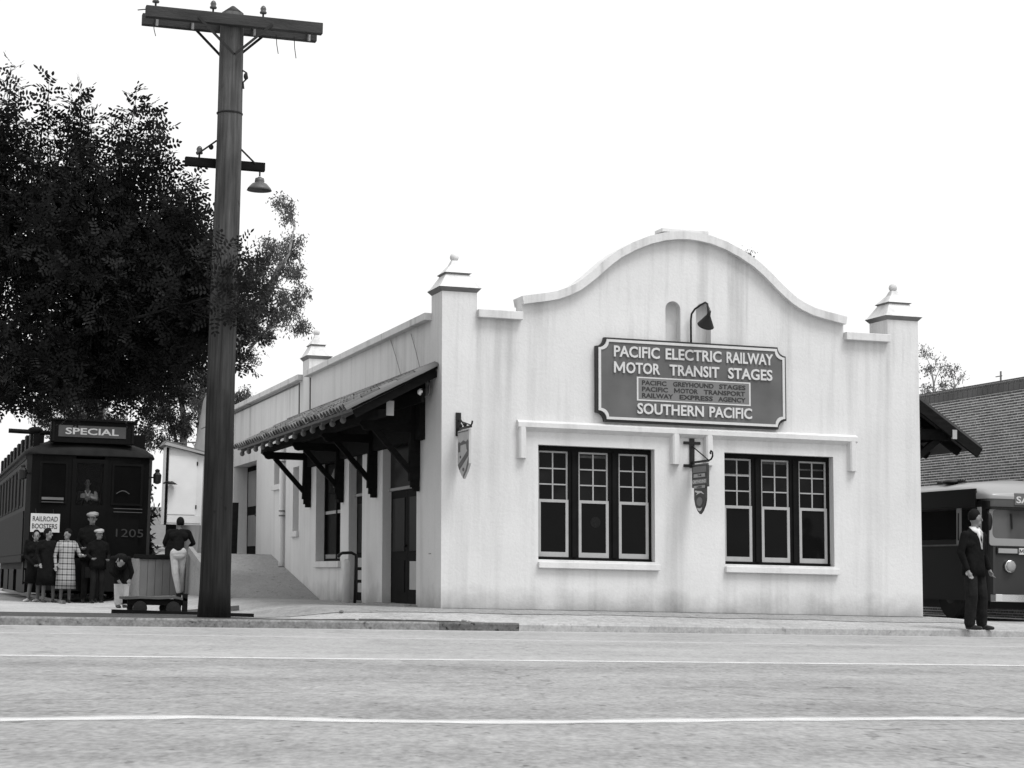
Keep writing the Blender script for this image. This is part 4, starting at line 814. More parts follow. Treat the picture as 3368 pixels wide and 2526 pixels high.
for x in (BX0+.13, BX1-.13):
    for y in (33.35, 39.2):
        b = MB(); b.lathe([(.12,-.11),(.44,-.11),(.47,-.07),(.475,0),(.47,.07),(.44,.11),(.12,.11)], (x,y,BG+.475), 26, 'x'); wo_ = b.build('wheel', RUB, bu_, smooth=False)
        b = MB(); b.lathe([(.03,-.125),(.10,-.12),(.27,-.10),(.27,.10),(.10,.12),(.03,.125)], (x,y,BG+.475), 20, 'x'); b.build('hub', BUSD, wo_)
for i, (a, c) in enumerate(((32.36,32.86),(33.08,34.55),(34.65,35.75),(35.85,36.95),(37.05,38.15),(38.25,39.35),(39.45,40.55))):
    for X, s in ((BX0,-1),(BX1,1)):
        b = MB(); b.box(X-.012 if s < 0 else X+.001, X-.001 if s < 0 else X+.012, a, c, 1.62, 2.16); b.build('side_window', GLASS, bu_)
for y, w_ in ((32.24,.12),(32.97,.16)):
    b = MB(); b.box(BX0-.02, BX0-.001, y-w_/2, y+w_/2, 1.52, 2.19); po = b.build('window_pillar', SASH if y < 32.5 else GREYP, bu_)
    b = MB(); b.box(BX0-.024, BX0-.0205, y-.02, y+.03, 1.60, 2.10); b.build('pillar_slot', IRON, po)
b = MB(); b.ell((18.60,31.86,1.92),(.05,.03,.16),12,8); b.tube([(18.60,31.88,2.0),(BX0+.05,BY0+.06,2.14)], .012, 6); b.build('mirror', IRON, bu_, smooth=True)
b = MB(); b.box(BX0-.015, BX0-.001, BY0+.2, BY1, 1.50, 1.53); b.build('belt_moulding', METAL, bu_)
b = MB(); b.ell((18.95,33.9,2.72),(.16,.22,.05),12,6); b.box(19.0,19.05,33.5,34.5,2.70,2.745); b.build('roof_vent', IRON, br)
b = MB(); b.box(BX0+.3, BX1-.3, BY0+.4, BY1-.3, BG+.22, BG+.36); b.build('chassis', IRON, bu_)

# ------------------------------------------------------------------ brick building on the right
bk = empty('brick_building', (26, 42, .1), 'dark brick commercial building rising behind the motor coach', 'building')
BXw, BY_a, BY_b, ZTOP = 22.0, 27.0, 66.0, 5.10
b = MB(); b.box(BXw+.004, 34, BY_a, BY_b, -.1, ZTOP-.02); b.build('wall_core', MORTAR, bk)
course, bl = .0575, .213
Z1 = ZTOP-.25; bricks = []
nrow = int((Z1+.1)/course)
for r in range(nrow):
    z = Z1-(r+1)*course; head = (r % 7 == 2); ln = bl/2 if head else bl; o = (r % 2)*bl/2 + (bl/4 if head else 0)
    y = BY_a + (o if not head else bl/4)
    while y + ln < BY_b: bricks.append((y, z, ln)); y += ln
def seen(q): y, z, ln = q; return 35.9 < y < 40.6 and z > 2.75
vis = sorted([q for q in bricks if seen(q)], key=lambda q: q[0] + (0 if q[2] > .15 else 1.2))
one = set(vis[:285]); J = .021
def brick_mesh(ln):
    mb = MB(); mb.box(0, .03, 0, ln-J, 0, course-J); me = bpy.data.meshes.new('brick'); me.from_pydata(mb.v, [], mb.f[:1]+mb.f[1:]); return me
bm_ = {}
for kk, ln in (('s', bl), ('h', bl/2)):
    for i, m in enumerate((BRICK, BRICK2, BRICK3)):
        me = brick_mesh(ln); me.materials.append(m); bm_[kk, i] = me
rest = [MB(), MB(), MB()]; bw0 = wl(bk)
for q in bricks:
    y, z, ln = q; p_ = rng.uniform(0, .006); i = int(rng.integers(0, 3))
    if q in one:
        o = bpy.data.objects.new('brick', bm_['s' if ln > .15 else 'h', i]); COL.objects.link(o); o.parent = bk; o.location = Vector((BXw-p_, y, z)) - bw0
    else:
        mb = rest[i]; n0 = len(mb.v); x = BXw-p_; a, c, d, e = y, y+ln-J, z, z+course-J
        mb.v += [(x,a,d),(x,c,d),(x,c,e),(x,a,e),(x+.03,a,d),(x+.03,c,d),(x+.03,c,e),(x+.03,a,e)]
        mb.f += [tuple(n0+t for t in f) for f in ((0,3,2,1),(0,1,5,4),(1,2,6,5),(2,3,7,6),(3,0,4,7))]
for i, m in enumerate((BRICK, BRICK2, BRICK3)):
    me = bpy.data.meshes.new('brickwork'); me.from_pydata([(v[0]-bw0.x,v[1]-bw0.y,v[2]-bw0.z) for v in rest[i].v], [], rest[i].f); tag(link('brickwork', me, m, bk), kind='stuff')
band = MB(); cc = 0
for zz0, zz1, ln, pr_ in ((Z1+.005, Z1+.155, .21, .035), (Z1+.17, Z1+.21, .105, .02)):
    y = BY_a
    while y < BY_b-.3:
        x = BXw-pr_-rng.uniform(0,.004); band.box(x, BXw+.02, y, y+ln-.013, zz0, zz1); y += ln
tag(band.build('parapet_bricks', BRICK, bk), kind='stuff')
b = MB(); b.box(BXw-.02, 34, BY_a, BY_b, ZTOP-.018, ZTOP); b.build('parapet_cap', MIDP, bk)
b = MB(); b.tube([(BXw+.1,37.4,ZTOP),(BXw+.1,37.4,ZTOP+.22)], .02, 6); b.tube([(BXw+.1,37.35,ZTOP+.12),(BXw+.1,37.6,ZTOP+.12)], .012, 5); b.build('roof_pipe', METAL, bk)
# ------------------------------------------------------------------ houses beyond the yard
hs = empty('background_house', (11.5, 80, -.05), 'low house with grey roof and pale wall glimpsed behind the cabinet', 'house')
b = MB(); b.box(8.6, 15, 78, 88, -.1, 1.75); b.build('wall', pm('house_white', .7, .8, .06, 2), hs)
b = MB(); b.add([(8.2,77.4,1.72),(15.4,77.4,1.72),(15.4,83,3.4),(8.2,83,3.4),(8.2,88.6,1.72),(15.4,88.6,1.72)],[(0,1,2,3),(3,2,5,4),(0,3,4),(1,5,2),(0,4,5,1)]); b.build('roof', MIDP, hs)
b = MB(); b.box(8.2, 15.4, 77.36, 77.40, 1.62, 1.78); b.build('eave_board', CAPM, hs)
for i in range(3):
    b = MB(); b.box(10.2+i*1.6, 11.0+i*1.6, 77.96, 77.998, .7, 1.5); w_ = b.build('window', GLASS, hs)
    b = MB(); b.plate(rect(10.15+i*1.6,11.05+i*1.6,.65,1.55), [rect(10.22+i*1.6,10.98+i*1.6,.72,1.48)], 77.93, 77.958, 'xz'); b.build('frame', CAPM, w_)
sh = empty('garden_wall', (8, 72, -.05), 'long pale plastered wall behind the railway car', 'wall')
b = MB(); b.box(2.0, 12.6, 72, 72.2, -.1, 1.55); b.build('wall_face', pm('wall_pale', .42, .9, .1, 1), sh); b = MB(); b.box(1.95,12.65,71.95,72.25,1.55,1.64); b.build('wall_cap', CAPM, sh)
# ------------------------------------------------------------------ trees
def unit(a): return a/np.maximum(np.linalg.norm(a, axis=-1, keepdims=True), 1e-9)
def leaf_object(name, base, d, s, L, W, m, parent):
    off = np.array(wl(parent)); n = len(base); L = np.asarray(L).reshape(-1,1); W = np.asarray(W).reshape(-1,1)
    nn = unit(np.cross(d, s))
    v = np.stack([base, base+d*L*.35+s*W*.5+nn*W*.08, base+d*L*.72+s*W*.42, base+d*L, base+d*L*.72-s*W*.42, base+d*L*.35-s*W*.5+nn*W*.08], 1).reshape(-1,3) - off
    me = bpy.data.meshes.new(name); me.vertices.add(n*6); me.vertices.foreach_set('co', v.astype(np.float32).ravel())
    me.loops.add(n*6); me.loops.foreach_set('vertex_index', np.arange(n*6, dtype=np.int32)); me.polygons.add(n)
    me.polygons.foreach_set('loop_start', np.arange(0, n*6, 6, dtype=np.int32)); me.update(calc_edges=True); me.validate()
    return link(name, me, m, parent)
def in_ell(c, r, n, bias=.45):
    q = unit(rng.normal(size=(n,3))); return np.array(c) + q*(rng.random((n,1))**bias)*np.array(r)
def pinnate(p, d, ln, npair, ll, lw):
    """compound leaves: p, d (N,3) -> leaflet base, dir, side"""
    N = len(p); up0 = unit(rng.normal(size=(N,3))*.8 + np.array([0,0,.9])); s = unit(np.cross(d, up0)); n = unit(np.cross(s, d))
    B_, D_, S_ = [], [], []
    for k in range(npair):
        t = (k+.6)/npair
        for sg_ in (-1, 1):
            droop = -n*(.25*t)
            B_.append(p + d*ln*t + n*(-.10*ln*t*t)); dd = unit(s*sg_ + d*.35 + droop + rng.normal(size=(N,3))*.14); D_.append(dd); S_.append(unit(np.cross(dd, n) + rng.normal(size=(N,3))*.12))
    B_.append(p+d*ln); D_.append(d); S_.append(s)
    B_, D_, S_ = np.concatenate(B_), np.concatenate(D_), np.concatenate(S_); S_ = unit(S_ - D_*np.sum(S_*D_,1,keepdims=True))
    k = len(B_); return B_, D_, S_, ll*rng.uniform(.7,1.2,k), lw*rng.uniform(.75,1.15,k)
big = empty('carob_tree', (.5, 30.3, 0), 'large dark leafy tree overhanging the railway car and the pole', 'tree')
ells0 = [((1.45,29,5.6),(.84,1.2,1.15),44),((2.25,29,5.6),(.78,1.1,1.10),44),((2.95,29.5,5.35),(.84,1.1,1.05),46),((3.58,28.5,4.9),(.70,.9,1.05),62),((2.02,30,4.7),(1.36,1.5,1.30),120),
        ((3.15,29,4.15),(1.05,1.2,.82),88),((3.77,27.6,4.5),(.55,.7,.80),58),((4.10,26.25,4.45),(.33,.30,.62),9),((1.5,28.5,3.35),(.75,.9,.60),64),((.2,30,5.5),(1.68,1.7,2.2),120),((2.9,30,3.58),(1.05,1.1,.60),72),((4.35,28.3,4.15),(.42,.6,.55),9),((2.6,28.2,4.6),(.9,.6,1.0),50),((-1.2,30.6,4.8),(1.4,1.5,1.7),60)]
ells = [(c, r, int(n*2.1)) for c, r, n in ells0]
sp_p, sp_d, sp_l = [], [], []
ctr = np.array([1.8, 29.6, 4.2])
for c, r, n in ells:
    q = in_ell(c, np.array(r), n, .38); dd = unit(unit(q-np.array(c))*.8 + unit(q-ctr)*.5 + np.array([0,0,.45]) + rng.normal(size=(n,3))*.25)
    sp_p.append(q - dd*.22); sp_d.append(dd); sp_l.append(rng.uniform(.35,.6,n))
tips = [(1.2,7.86),(1.73,7.75),(2.2,7.72),(2.6,7.2),(2.98,7.70),(3.42,7.25),(3.88,6.55),(4.2,5.98),(1.46,7.05),(1.97,7.15),(3.03,7.0),(1.1,7.15),(3.7,6.15),(.5,7.6),(0,7.3),(2.4,7.4),(3.2,7.3),(.8,7.4),(3.6,6.7),(2.05,7.45),(1.0,6.9),(1.3,7.45),(2.8,7.35)]
tp = np.array([(x, 29+rng.normal(0,.25), z) for x, z in tips]); 
sh_p, sh_d, sh_l = [], [], []
for rep in range(2):
    off_ = rng.normal(size=tp.shape)*np.array([.14,.3,.12]) - np.array([0,0,.42]) if rep else 0*tp
    dd = unit(np.stack([rng.normal(0,.10,len(tp)), rng.normal(0,.10,len(tp)), np.ones(len(tp))], 1)); ln = rng.uniform(1.0,1.35,len(tp))
    sh_p.append(tp + off_ - dd*ln[:,None]); sh_d.append(dd); sh_l.append(ln)
sh_p, sh_d, sh_l = np.concatenate(sh_p), np.concatenate(sh_d), np.concatenate(sh_l)
sp_p, sp_d, sp_l = np.concatenate(sp_p), np.concatenate(sp_d), np.concatenate(sp_l)
LP, LD, LL = [], [], []
for i in range(len(sp_p)):
    k = max(5, int(sp_l[i]/.055)); t = (np.arange(k)+.5)/k; d = sp_d[i]; a = unit(np.cross(d, rng.normal(size=3))); b_ = np.cross(d, a)
    ph = np.arange(k)*2.4 + rng.uniform(0,6.28)
    LP.append(sp_p[i] + np.outer(t*sp_l[i], d)); LD.append(unit(np.outer(.35+.5*t, d) + np.outer(np.cos(ph), a) + np.outer(np.sin(ph), b_) + rng.normal(size=(k,3))*.12 + np.array([0,0,.12])))
    LL.append(np.full(k, 1.)*(1-.35*t))
LP, LD, LL = np.concatenate(LP), np.concatenate(LD), np.concatenate(LL)
keep = (rng.random(len(LP)) < .97) & (LP[:,2] > 3.08-.16*(LP[:,0]<2.3)+.12*np.sin(LP[:,0]*5.1)+rng.normal(0,.05,len(LP))); LP, LD = LP[keep], LD[keep]
parts = [pinnate(LP, LD, .22, 4, .076, .038)]
LP2, LD2 = [], []
for i in range(len(sh_p)):                      # upright shoots: tiers of nearly level compound leaves
    k = int(sh_l[i]/.043); t = (np.arange(k)+.3)/k; ph = np.arange(k)*2.4+rng.uniform(0,6.28)
    LP2.append(sh_p[i] + np.outer(t*sh_l[i], sh_d[i])); LD2.append(unit(np.stack([np.cos(ph), np.sin(ph), .15+.5*t**4], 1) + rng.normal(size=(k,3))*.10))
parts.append(pinnate(np.concatenate(LP2), np.concatenate(LD2), .20, 4, .090, .043))
parts = [np.concatenate(q) for q in zip(*parts)]
leaf_object('crown', *parts, LEAF, big)
b = MB(); b.tube([(.5,30.3,-.1),(.52,30.3,.5),(.6,30.25,1.6),(.75,30.1,2.6),(1.0,29.9,3.6)], [.30,.24,.20,.19,.16], 12)
def limb(mb, p, q, r0, r1, sag=.15, n=6):
    p, q = Vector(p), Vector(q); jt = min(.15, (q-p).length*.10); mid = (p+q)/2 + Vector((rng.normal(0,jt), rng.normal(0,jt), sag)); pts = []
    for i in range(n+1):
        t = i/n; pts.append(p*(1-t)**2 + mid*2*t*(1-t) + q*t*t)
    mb.tube(pts, [r0+(r1-r0)*i/n for i in range(n+1)], 7)
for c, r, n in ells: limb(b, (1.0,29.9,3.45), (c[0], c[1]+.3, c[2]), .04, .010)
for i in range(len(tips)): limb(b, (tp[i][0]*.8+.4, 29.3, 5.0), tp[i]-np.array([0,0,.25]), .03, .006, 0)
for i in range(0, len(sp_p), 2):
    b.tube([tuple(sp_p[i]), tuple(sp_p[i]+sp_d[i]*sp_l[i]*.9)], [.008,.003], 4, False)
for i in range(len(sh_p)): b.tube([tuple(sh_p[i]-sh_d[i]*.3), tuple(sh_p[i]+sh_d[i]*sh_l[i]*.97)], [.010,.003], 4, False)
b.build('trunk', BARK, big, smooth=True)

MLEAF = leafm('dull_gum_leaf', .05, .5, .35)
def gum(name, label, base, trunk, clumps, leafn, m, ll=.115, lw=.036, group=None, bm=EBARK, droop=.8):
    t = empty(name, base, label, 'tree', group)
    mb = MB()
    for path, rads in trunk: mb.tube(path, rads, 9)
    tops = [p for path, _ in trunk for p in path[1:]]
    for c, r in clumps:
        q = min(tops, key=lambda p: (Vector(p)-Vector(c)).length + max(0, (p[2]-c[2]))*1.5); limb(mb, q, c, .032, .008, .05)
        for _ in range(3): limb(mb, c, tuple(in_ell(c, np.array([r*.8,r*.8,r*.7]), 1)[0]), .018, .006, .05, 4)
    mb.build('trunk', bm, t, smooth=True)
    P_, D_ = [], []
    for c, r in clumps:
        subs = in_ell(c, np.array([r,r,r*.8]), max(5, int(34*r*r+6)), .5)
        r = r*1.12; n = max(60, int(leafn*2.0*r*r)); pick = subs[rng.integers(0, len(subs), n)]
        P_.append(pick + rng.normal(size=(n,3))*(.05+r*.10)); D_.append(unit(rng.normal(size=(n,3))*.6 + np.array([0,0,-droop])))
    P_, D_ = np.concatenate(P_), np.concatenate(D_); S_ = unit(np.cross(D_, rng.normal(size=D_.shape))); n = len(P_)
    leaf_object('crown', P_, D_, S_, ll*rng.uniform(.6,1.2,n), lw*rng.uniform(.7,1.2,n), m, t); return t
Y = 62
gum('gum_tree', 'tall slender gum tree with pale leaning trunk behind the pole', (8.4,62,-.05),
    [([(8.4,Y,-.2),(8.6,Y,3),(9.0,Y,6),(9.7,Y,7.7),(10.22,Y,8.51),(10.75,Y,9.7),(11.1,Y,10.6)],[.30,.26,.22,.17,.15,.12,.06]), ([(9.5,Y,6.6),(9.83,Y,7.18),(10.3,Y,7.9),(10.7,Y,8.4)],[.06,.05,.045,.03]), ([(10.75,Y,9.7),(11.3,Y,10.8),(11.45,Y,11.7)],[.07,.05,.02])],
    [((11.05,62,12.3),.42),((11.25,62,12.0),.3),((10.8,61.6,10.95),.50),((11.4,62.2,11.1),.46),((10.35,62,10.3),.50),((11.6,62,9.6),.40),((11.0,61.7,9.35),.50),((10.35,62.3,9.0),.55),((11.3,62,8.75),.48),((10.0,61.8,8.3),.50),((11.75,62,8.55),.34),((10.7,62,8.1),.36),((9.6,62,8.9),.6),((11.55,61.5,10.2),.38),((10.0,62,9.9),.5),((10.2,62,7.4),.30),((10.6,62,10.5),.4),((11.15,62,10.2),.42),((10.75,61.8,8.9),.4),((10.4,61.8,8.2),.4),((11.5,62,9.1),.36),((11.3,62.2,10.75),.4),((10.5,61.7,9.6),.45),((9.9,62.3,8.9),.5)], 1150, ELEAF)
gum('gum_tree', 'low round bushy tree showing above the rear parapet beside the pole', (9.9,64,-.05), [([(9.9,64,-.2),(10.1,64,3),(10.3,64,5.8)],[.2,.16,.07])], [((10.3,64,6.3),.45),((10.0,64,5.8),.5),((10.5,64,5.6),.4),((9.4,64,6.2),.6)], 1700, ELEAF)
gum('gum_tree', 'gum tree with two pale trunks behind the white cabinet', (9.2,66,-.05),
    [([(9.25,66,-.2),(9.28,66,3.0),(9.35,66,5.0),(9.3,66,7.5)],[.26,.22,.18,.08]), ([(8.7,66.3,-.2),(8.75,66.3,3.5),(8.8,66.3,5.5),(8.6,66.3,7)],[.2,.16,.12,.06]), ([(8.75,66.3,4.5),(8.2,66.3,6.0)],[.07,.03])],
    [((8.7,66,6.7),.6),((8.0,65.8,6.2),.5),((9.2,66,6.3),.5),((8.5,66,5.3),.5),((7.9,66,4.9),.45),((7.7,66.2,5.9),.4),((8.85,65.7,7.5),.5),((8.7,66.3,4.5),.35),((9.6,66,7.0),.6),((7.3,66,6.6),.5),((8.3,66,7.2),.5),((9.5,66,5.0),.4),((8.2,66,5.8),.5),((8.9,66,5.6),.45),((7.6,66,5.3),.4)], 1700, MLEAF)
gum('gum_tree', 'leafy tree rising directly behind the railway car roof', (5.6,70,-.05), [([(5.6,70,-.2),(5.7,70,4),(5.9,70,7)],[.25,.2,.08]), ([(6.6,70,1.5),(6.7,70,4.2),(6.5,70,6.5)],[.13,.1,.05]), ([(5.6,70,.5),(6.6,70,1.6)],[.15,.13])],
    [((5.2,70,6.6),.7),((6.2,70,6.4),.7),((6.9,70,5.9),.6),((4.4,70,6.2),.6),((5.8,70,5.5),.6),((7.0,70,5.0),.5),((6.6,70,7.3),.6),((5.5,70,6.0),.6),((6.4,70,5.8),.5),((4.8,70,5.6),.5)], 1700, MLEAF)
gum('leafy_bush', 'dark bush growing between the railway car and the cabinet', (7.3,62,-.05), [([(7.3,62,-.2),(7.25,62,1.2),(7.2,62,2.6)],[.10,.07,.03])], [((7.15,62,1.5),.42),((7.25,62,2.4),.38),((7.05,62,3.2),.40),((7.5,62,.9),.40),((6.9,62,.9),.4)], 900, LEAF, ll=.2, lw=.07, bm=BARK, droop=.2)
kf = 70/62
def far(x, z): return (x*kf, 70, .667+(z-.667)*kf)
gum('gum_tree', 'thin far trees above the right canopy of the depot', (38.5,70,-.05), [([(38.5,70,-.2),(38.6,70,6),(38.4,70,8.6)],[.2,.15,.05]), ([(38.6,70,6),(39.3,70,8.6)],[.08,.03])],
    [(far(33.65,8.85),.42),(far(33.8,8.3),.36),(far(34.3,8.4),.50),(far(34.7,8.25),.40),(far(35.05,8.1),.28),(far(34.5,7.8),.55),(far(33.75,7.6),.5)], 420, FLEAF, group=None)
gum('gum_tree', 'single far treetop tuft peeping over the right slope of the gable', (32.4,75,-.05), [([(32.4,75,-.2),(32.4,75,8),(32.45,75,13.2)],[.3,.22,.06])], [((32.5,75,14.05),.42),((32.2,75,13.2),.6),((32.7,75,13.0),.5),((32.4,75,12),.7)], 700, ELEAF)

# ------------------------------------------------------------------ people
def cap_mesh(mb, p, q, r0, r1, n=10):
    p, q = Vector(p), Vector(q); d = q-p; L_ = d.length; d = d/L_ if L_ > 1e-6 else Vector((0,0,1))
    pts, rs = [], []
    for i in range(4): a = PI/2*i/3.3; pts.append(p-d*r0*math.cos(a)); rs.append(r0*math.sin(a)+1e-4)
    for i in range(4): a = PI/2*(3-i)/3.3; pts.append(q+d*r1*math.cos(a)); rs.append(r1*math.sin(a)+1e-4)
    mb.tube(pts, rs, n)
def person(label, loc, yaw, prims, extras=(), voxel=.0125, scale=1.0):
    """prims: ('c', p, q, r0, r1, mat) tapered limb or ('e', centre, radii, mat); facing -y, x to the viewer's right; one fused surface"""
    root = empty('person', loc, label, 'person'); ca, sa = math.cos(yaw), math.sin(yaw)
    T = lambda v: Vector(((v[0]*ca - v[1]*sa)*scale, (v[0]*sa + v[1]*ca)*scale, v[2]*scale))
    mb = MB(); segs = []
    for g in prims:
        t = MB()
        if g[0] == 'c': cap_mesh(t, g[1], g[2], g[3], g[4]); segs.append((np.array(g[1]), np.array(g[2]), g[3], g[4], g[5]))
        else:
            t.ell(g[1], g[2], 16, 12); c = np.array(g[1], float); r = g[2]; k = int(np.argmax(r)); ax = np.zeros(3); ax[k] = 1; rm = sorted(r)[1]; h = max(r[k]-rm, .0); segs.append((c-ax*h, c+ax*h, rm, rm, g[3]))
        mb.add(t.v, t.f)
    me = bpy.data.meshes.new('tmp'); me.from_pydata(mb.v, [], mb.f); to = bpy.data.objects.new('tmp', me); COL.objects.link(to)
    md = to.modifiers.new('r', 'REMESH'); md.mode = 'VOXEL'; md.voxel_size = voxel; md.use_smooth_shade = True
    ms = to.modifiers.new('s', 'SMOOTH'); ms.factor = .5; ms.iterations = 3
    dg = bpy.context.evaluated_depsgraph_get(); dg.update(); nm = bpy.data.meshes.new_from_object(to.evaluated_get(dg)); bpy.data.objects.remove(to); nm.name = 'body'
    mats = list({id(s[4]): s[4] for s in segs}.values()); idx = {id(m): i for i, m in enumerate(mats)}
    nm.materials.clear()
    for m in mats: nm.materials.append(m)
    np_ = len(nm.polygons); ctr_ = np.empty(np_*3); nm.polygons.foreach_get('center', ctr_); ctr_ = ctr_.reshape(-1,3)
    best = np.full(np_, 1e9); bi = np.zeros(np_, np.int32)
    for a, b_, r0, r1, m in segs:
        d = b_-a; L2 = max(d@d, 1e-9); t = np.clip(((ctr_-a)@d)/L2, 0, 1); dist = np.linalg.norm(ctr_-(a+t[:,None]*d), axis=1) - (r0+(r1-r0)*t)
        w = dist < best; best[w] = dist[w]; bi[w] = idx[id(m)]
    nm.polygons.foreach_set('material_index', bi)
    for v in nm.vertices: v.co = T(v.co)
    o = bpy.data.objects.new('body', nm); COL.objects.link(o); o.parent = root
    for nm_, fn, m in extras:
        e = MB(); fn(e); e.v = [tuple(T(v)+Vector(loc)) for v in e.v]; e.build(nm_, m, root, smooth=True)
    return root
def head(c, look=0., skin=SKIN, hair=HAIR, chin=.0):
    """head centred at c, turned by look radians"""
    cl, sl2 = math.cos(look), math.sin(look); f = lambda x, y, z: (c[0]+x*cl-y*sl2, c[1]+x*sl2+y*cl, c[2]+z)
    return [('e', f(0,.008,.02), (.076,.092,.105), skin), ('e', f(0,-.03,-.06), (.055,.055,.06), skin), ('c', f(0,-.088,.02), f(0,-.108,-.022), .010, .015, skin),
            ('e', f(-.078,.01,-.005), (.016,.022,.034), skin), ('e', f(.078,.01,-.005), (.016,.022,.034), skin),
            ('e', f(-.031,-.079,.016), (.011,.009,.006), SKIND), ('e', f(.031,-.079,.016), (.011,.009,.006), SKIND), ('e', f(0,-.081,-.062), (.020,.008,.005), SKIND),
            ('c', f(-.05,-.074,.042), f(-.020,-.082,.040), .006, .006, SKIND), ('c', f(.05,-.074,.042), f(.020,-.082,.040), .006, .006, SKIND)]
def hand(w, d, side, skin=SKIN, s=1.0):
    """palm, four unequal bent fingers and a thumb, from wrist w along d"""
    w, d = Vector(w), Vector(d).normalized(); sd_ = Vector(side).normalized(); n = d.cross(sd_); P_ = []
    palm = w+d*.05*s; P_.append(('c', tuple(w), tuple(w+d*.075*s), .026*s, .033*s, skin))
    P_.append(('c', tuple(w+d*.06*s-sd_*.02*s), tuple(w+d*.06*s+sd_*.02*s), .022*s, .022*s, skin))
    for i, (o_, L_) in enumerate(((-.030,.062),(-.010,.074),(.010,.070),(.029,.054))):
        a = w+d*.085*s+sd_*o_*s; b_ = a+(d*.9+n*.35)*L_*.5*s; c = b_+(d*.6+n*.8)*L_*.5*s
        P_ += [('c', tuple(a), tuple(b_), .0098*s, .0092*s, skin), ('c', tuple(b_), tuple(c), .0092*s, .008*s, skin)]
    a = w+d*.03*s-sd_*.026*s; b_ = a+(d*.6-sd_*.7+n*.3)*.04*s; c = b_+(d*.9+n*.35)*.034*s
    return P_ + [('c', tuple(a), tuple(b_), .0125*s, .011*s, skin), ('c', tuple(b_), tuple(c), .011*s, .009*s, skin)]
def hairfn(c, look=0, vol=1.0, low=-.02, front=.03):
    def fn(e):
        cl, sl2 = math.cos(look), math.sin(look); t = MB(); t.ell((0,.018,.030), (.084*vol,.098*vol,.108*vol), 18, 12)
        vs = []
        for v in t.v:
            x, y, z = v
            if y < -.045 and z < .055+front: y = -.045 + (y+.045)*.05
            if z < low: z = low + (z-low)*.15
            vs.append((c[0]+x*cl-y*sl2, c[1]+x*sl2+y*cl, c[2]+z))
        e.add(vs, t.f)
    return fn
def legs(hip, kneeL, ankL, kneeR, ankR, m, sm=SHOE, r=(.085,.062,.045), toe=(.0,-1,0), lower=None):
    P_ = []
    for k, a, s in ((kneeL, ankL, -1), (kneeR, ankR, 1)):
        h = (hip[0]+s*.088, hip[1], hip[2]); t = Vector(toe).normalized()
        P_ += [('c', h, k, r[0], r[1], m), ('c', k, (a[0],a[1],a[2]+.03), r[1], r[2], lower or m)]
        P_ += [('c', (a[0],a[1]+.03,a[2]-.035), (a[0]+t.x*.10,a[1]+t.y*.10,a[2]-.045), .042, .036, sm), ('c', (a[0]+t.x*.10,a[1]+t.y*.10,a[2]-.045), (a[0]+t.x*.17,a[1]+t.y*.17,a[2]-.05), .038, .028, sm)]
    return P_
def torso(m, w=.19, z0=.93, z1=1.43, d=.11, off=(0,0)):
    ox, oy = off
    return [('c', (-.075,0,z0),(.075,0,z0), .118, .118, m), ('c', (-.06,0,z0+.17),(.06,0,z0+.17), .115, .115, m), ('c', (-w*.55+ox,oy,z1-.12),(w*.55+ox,oy,z1-.12), .125, .125, m), ('c', (-w+ox*1.1,oy,z1),(w+ox*1.1,oy,z1), .068, .068, m), ('c', (0,0,z0),(ox,oy,z1-.05), .12, .12, m)]
def arm(sh_, el, wr, m, r=(.064,.050,.036)): return [('c', sh_, el, r[0], r[1], m), ('c', el, wr, r[1], r[2], m)]

def jacket(e, hem=.80, sh=1.40, oy=0):
    e.loft([(0,oy,hem,.205,.150,.02,5),(0,oy,.92,.200,.148,.015,5),(0,oy,1.06,.185,.138,.01,5),(0,oy,1.20,.198,.142),(0,oy,sh-.06,.212,.135),(0,oy,sh+.02,.20,.10),(0,oy,sh+.065,.13,.078),(0,oy,sh+.10,.068,.062)], 28)
# man on the kerb, right of the depot
gm = .108
P = torso(CLD, .17, .95, 1.39) + [('c',(0,0,1.40),(.015,-.01,1.56),.055,.050,SKIN)] + head((.02,-.02,1.645), R(62))
P += legs((0,0,.93), (-.115,-.05,.50), (-.10,.0,.075), (.155,-.03,.50), (.235,.03,.075), CLD2, toe=(.35,-1,0), r=(.108,.094,.084))
P += arm((-.21,0,1.395), (-.275,.03,1.14), (-.245,-.06,.90), CLD, (.07,.058,.044)) + hand((-.24,-.07,.875), (.22,-.25,-.75), (.6,-.6,0))
P += arm((.21,0,1.395), (.285,.04,1.15), (.33,-.03,.92), CLD, (.07,.058,.044)) + hand((.335,-.04,.895), (.25,-.2,-.8), (.6,.6,0))
def lapel(e):
    e.add([(-.045,-.080,1.50),(.045,-.080,1.50),(.052,-.130,1.42),(.010,-.158,1.19),(-.004,-.158,1.19),(-.048,-.130,1.40)], [(0,1,2,3,4,5)])
    e.v += [(v[0],v[1]+.05,v[2]) for v in e.v[:6]]; e.f += [(11,10,9,8,7,6)] + [(i,(i+1)%6,(i+1)%6+6,i+6) for i in range(6)]
def collar(e):
    for s in (-1, 1):
        q = [(s*.012,-.085,1.485),(s*.042,-.065,1.525),(s*.060,.03,1.53),(s*.098,-.05,1.475),(s*.078,-.118,1.435)]
        e.add(q + [(v[0],v[1]+.012,v[2]-.012) for v in q], [(0,1,2,3,4),(9,8,7,6,5)] + [(i,(i+1)%5,(i+1)%5+5,i+5) for i in range(5)])
man = person('man in dark jacket and open white collar standing at the kerb by the coach', (15.36, 26.78, gm), R(24), P, [('hair', hairfn((.02,-.02,1.655), R(62), 1.03, -.03, .045), HAIR), ('jacket', jacket, CLD), ('shirt_front', lapel, WSHIRT), ('shirt_collar', collar, WSHIRT)], voxel=.009)
def kit(e): e.ell((-.20,-.135,.80),(.06,.045,.035),10,7)
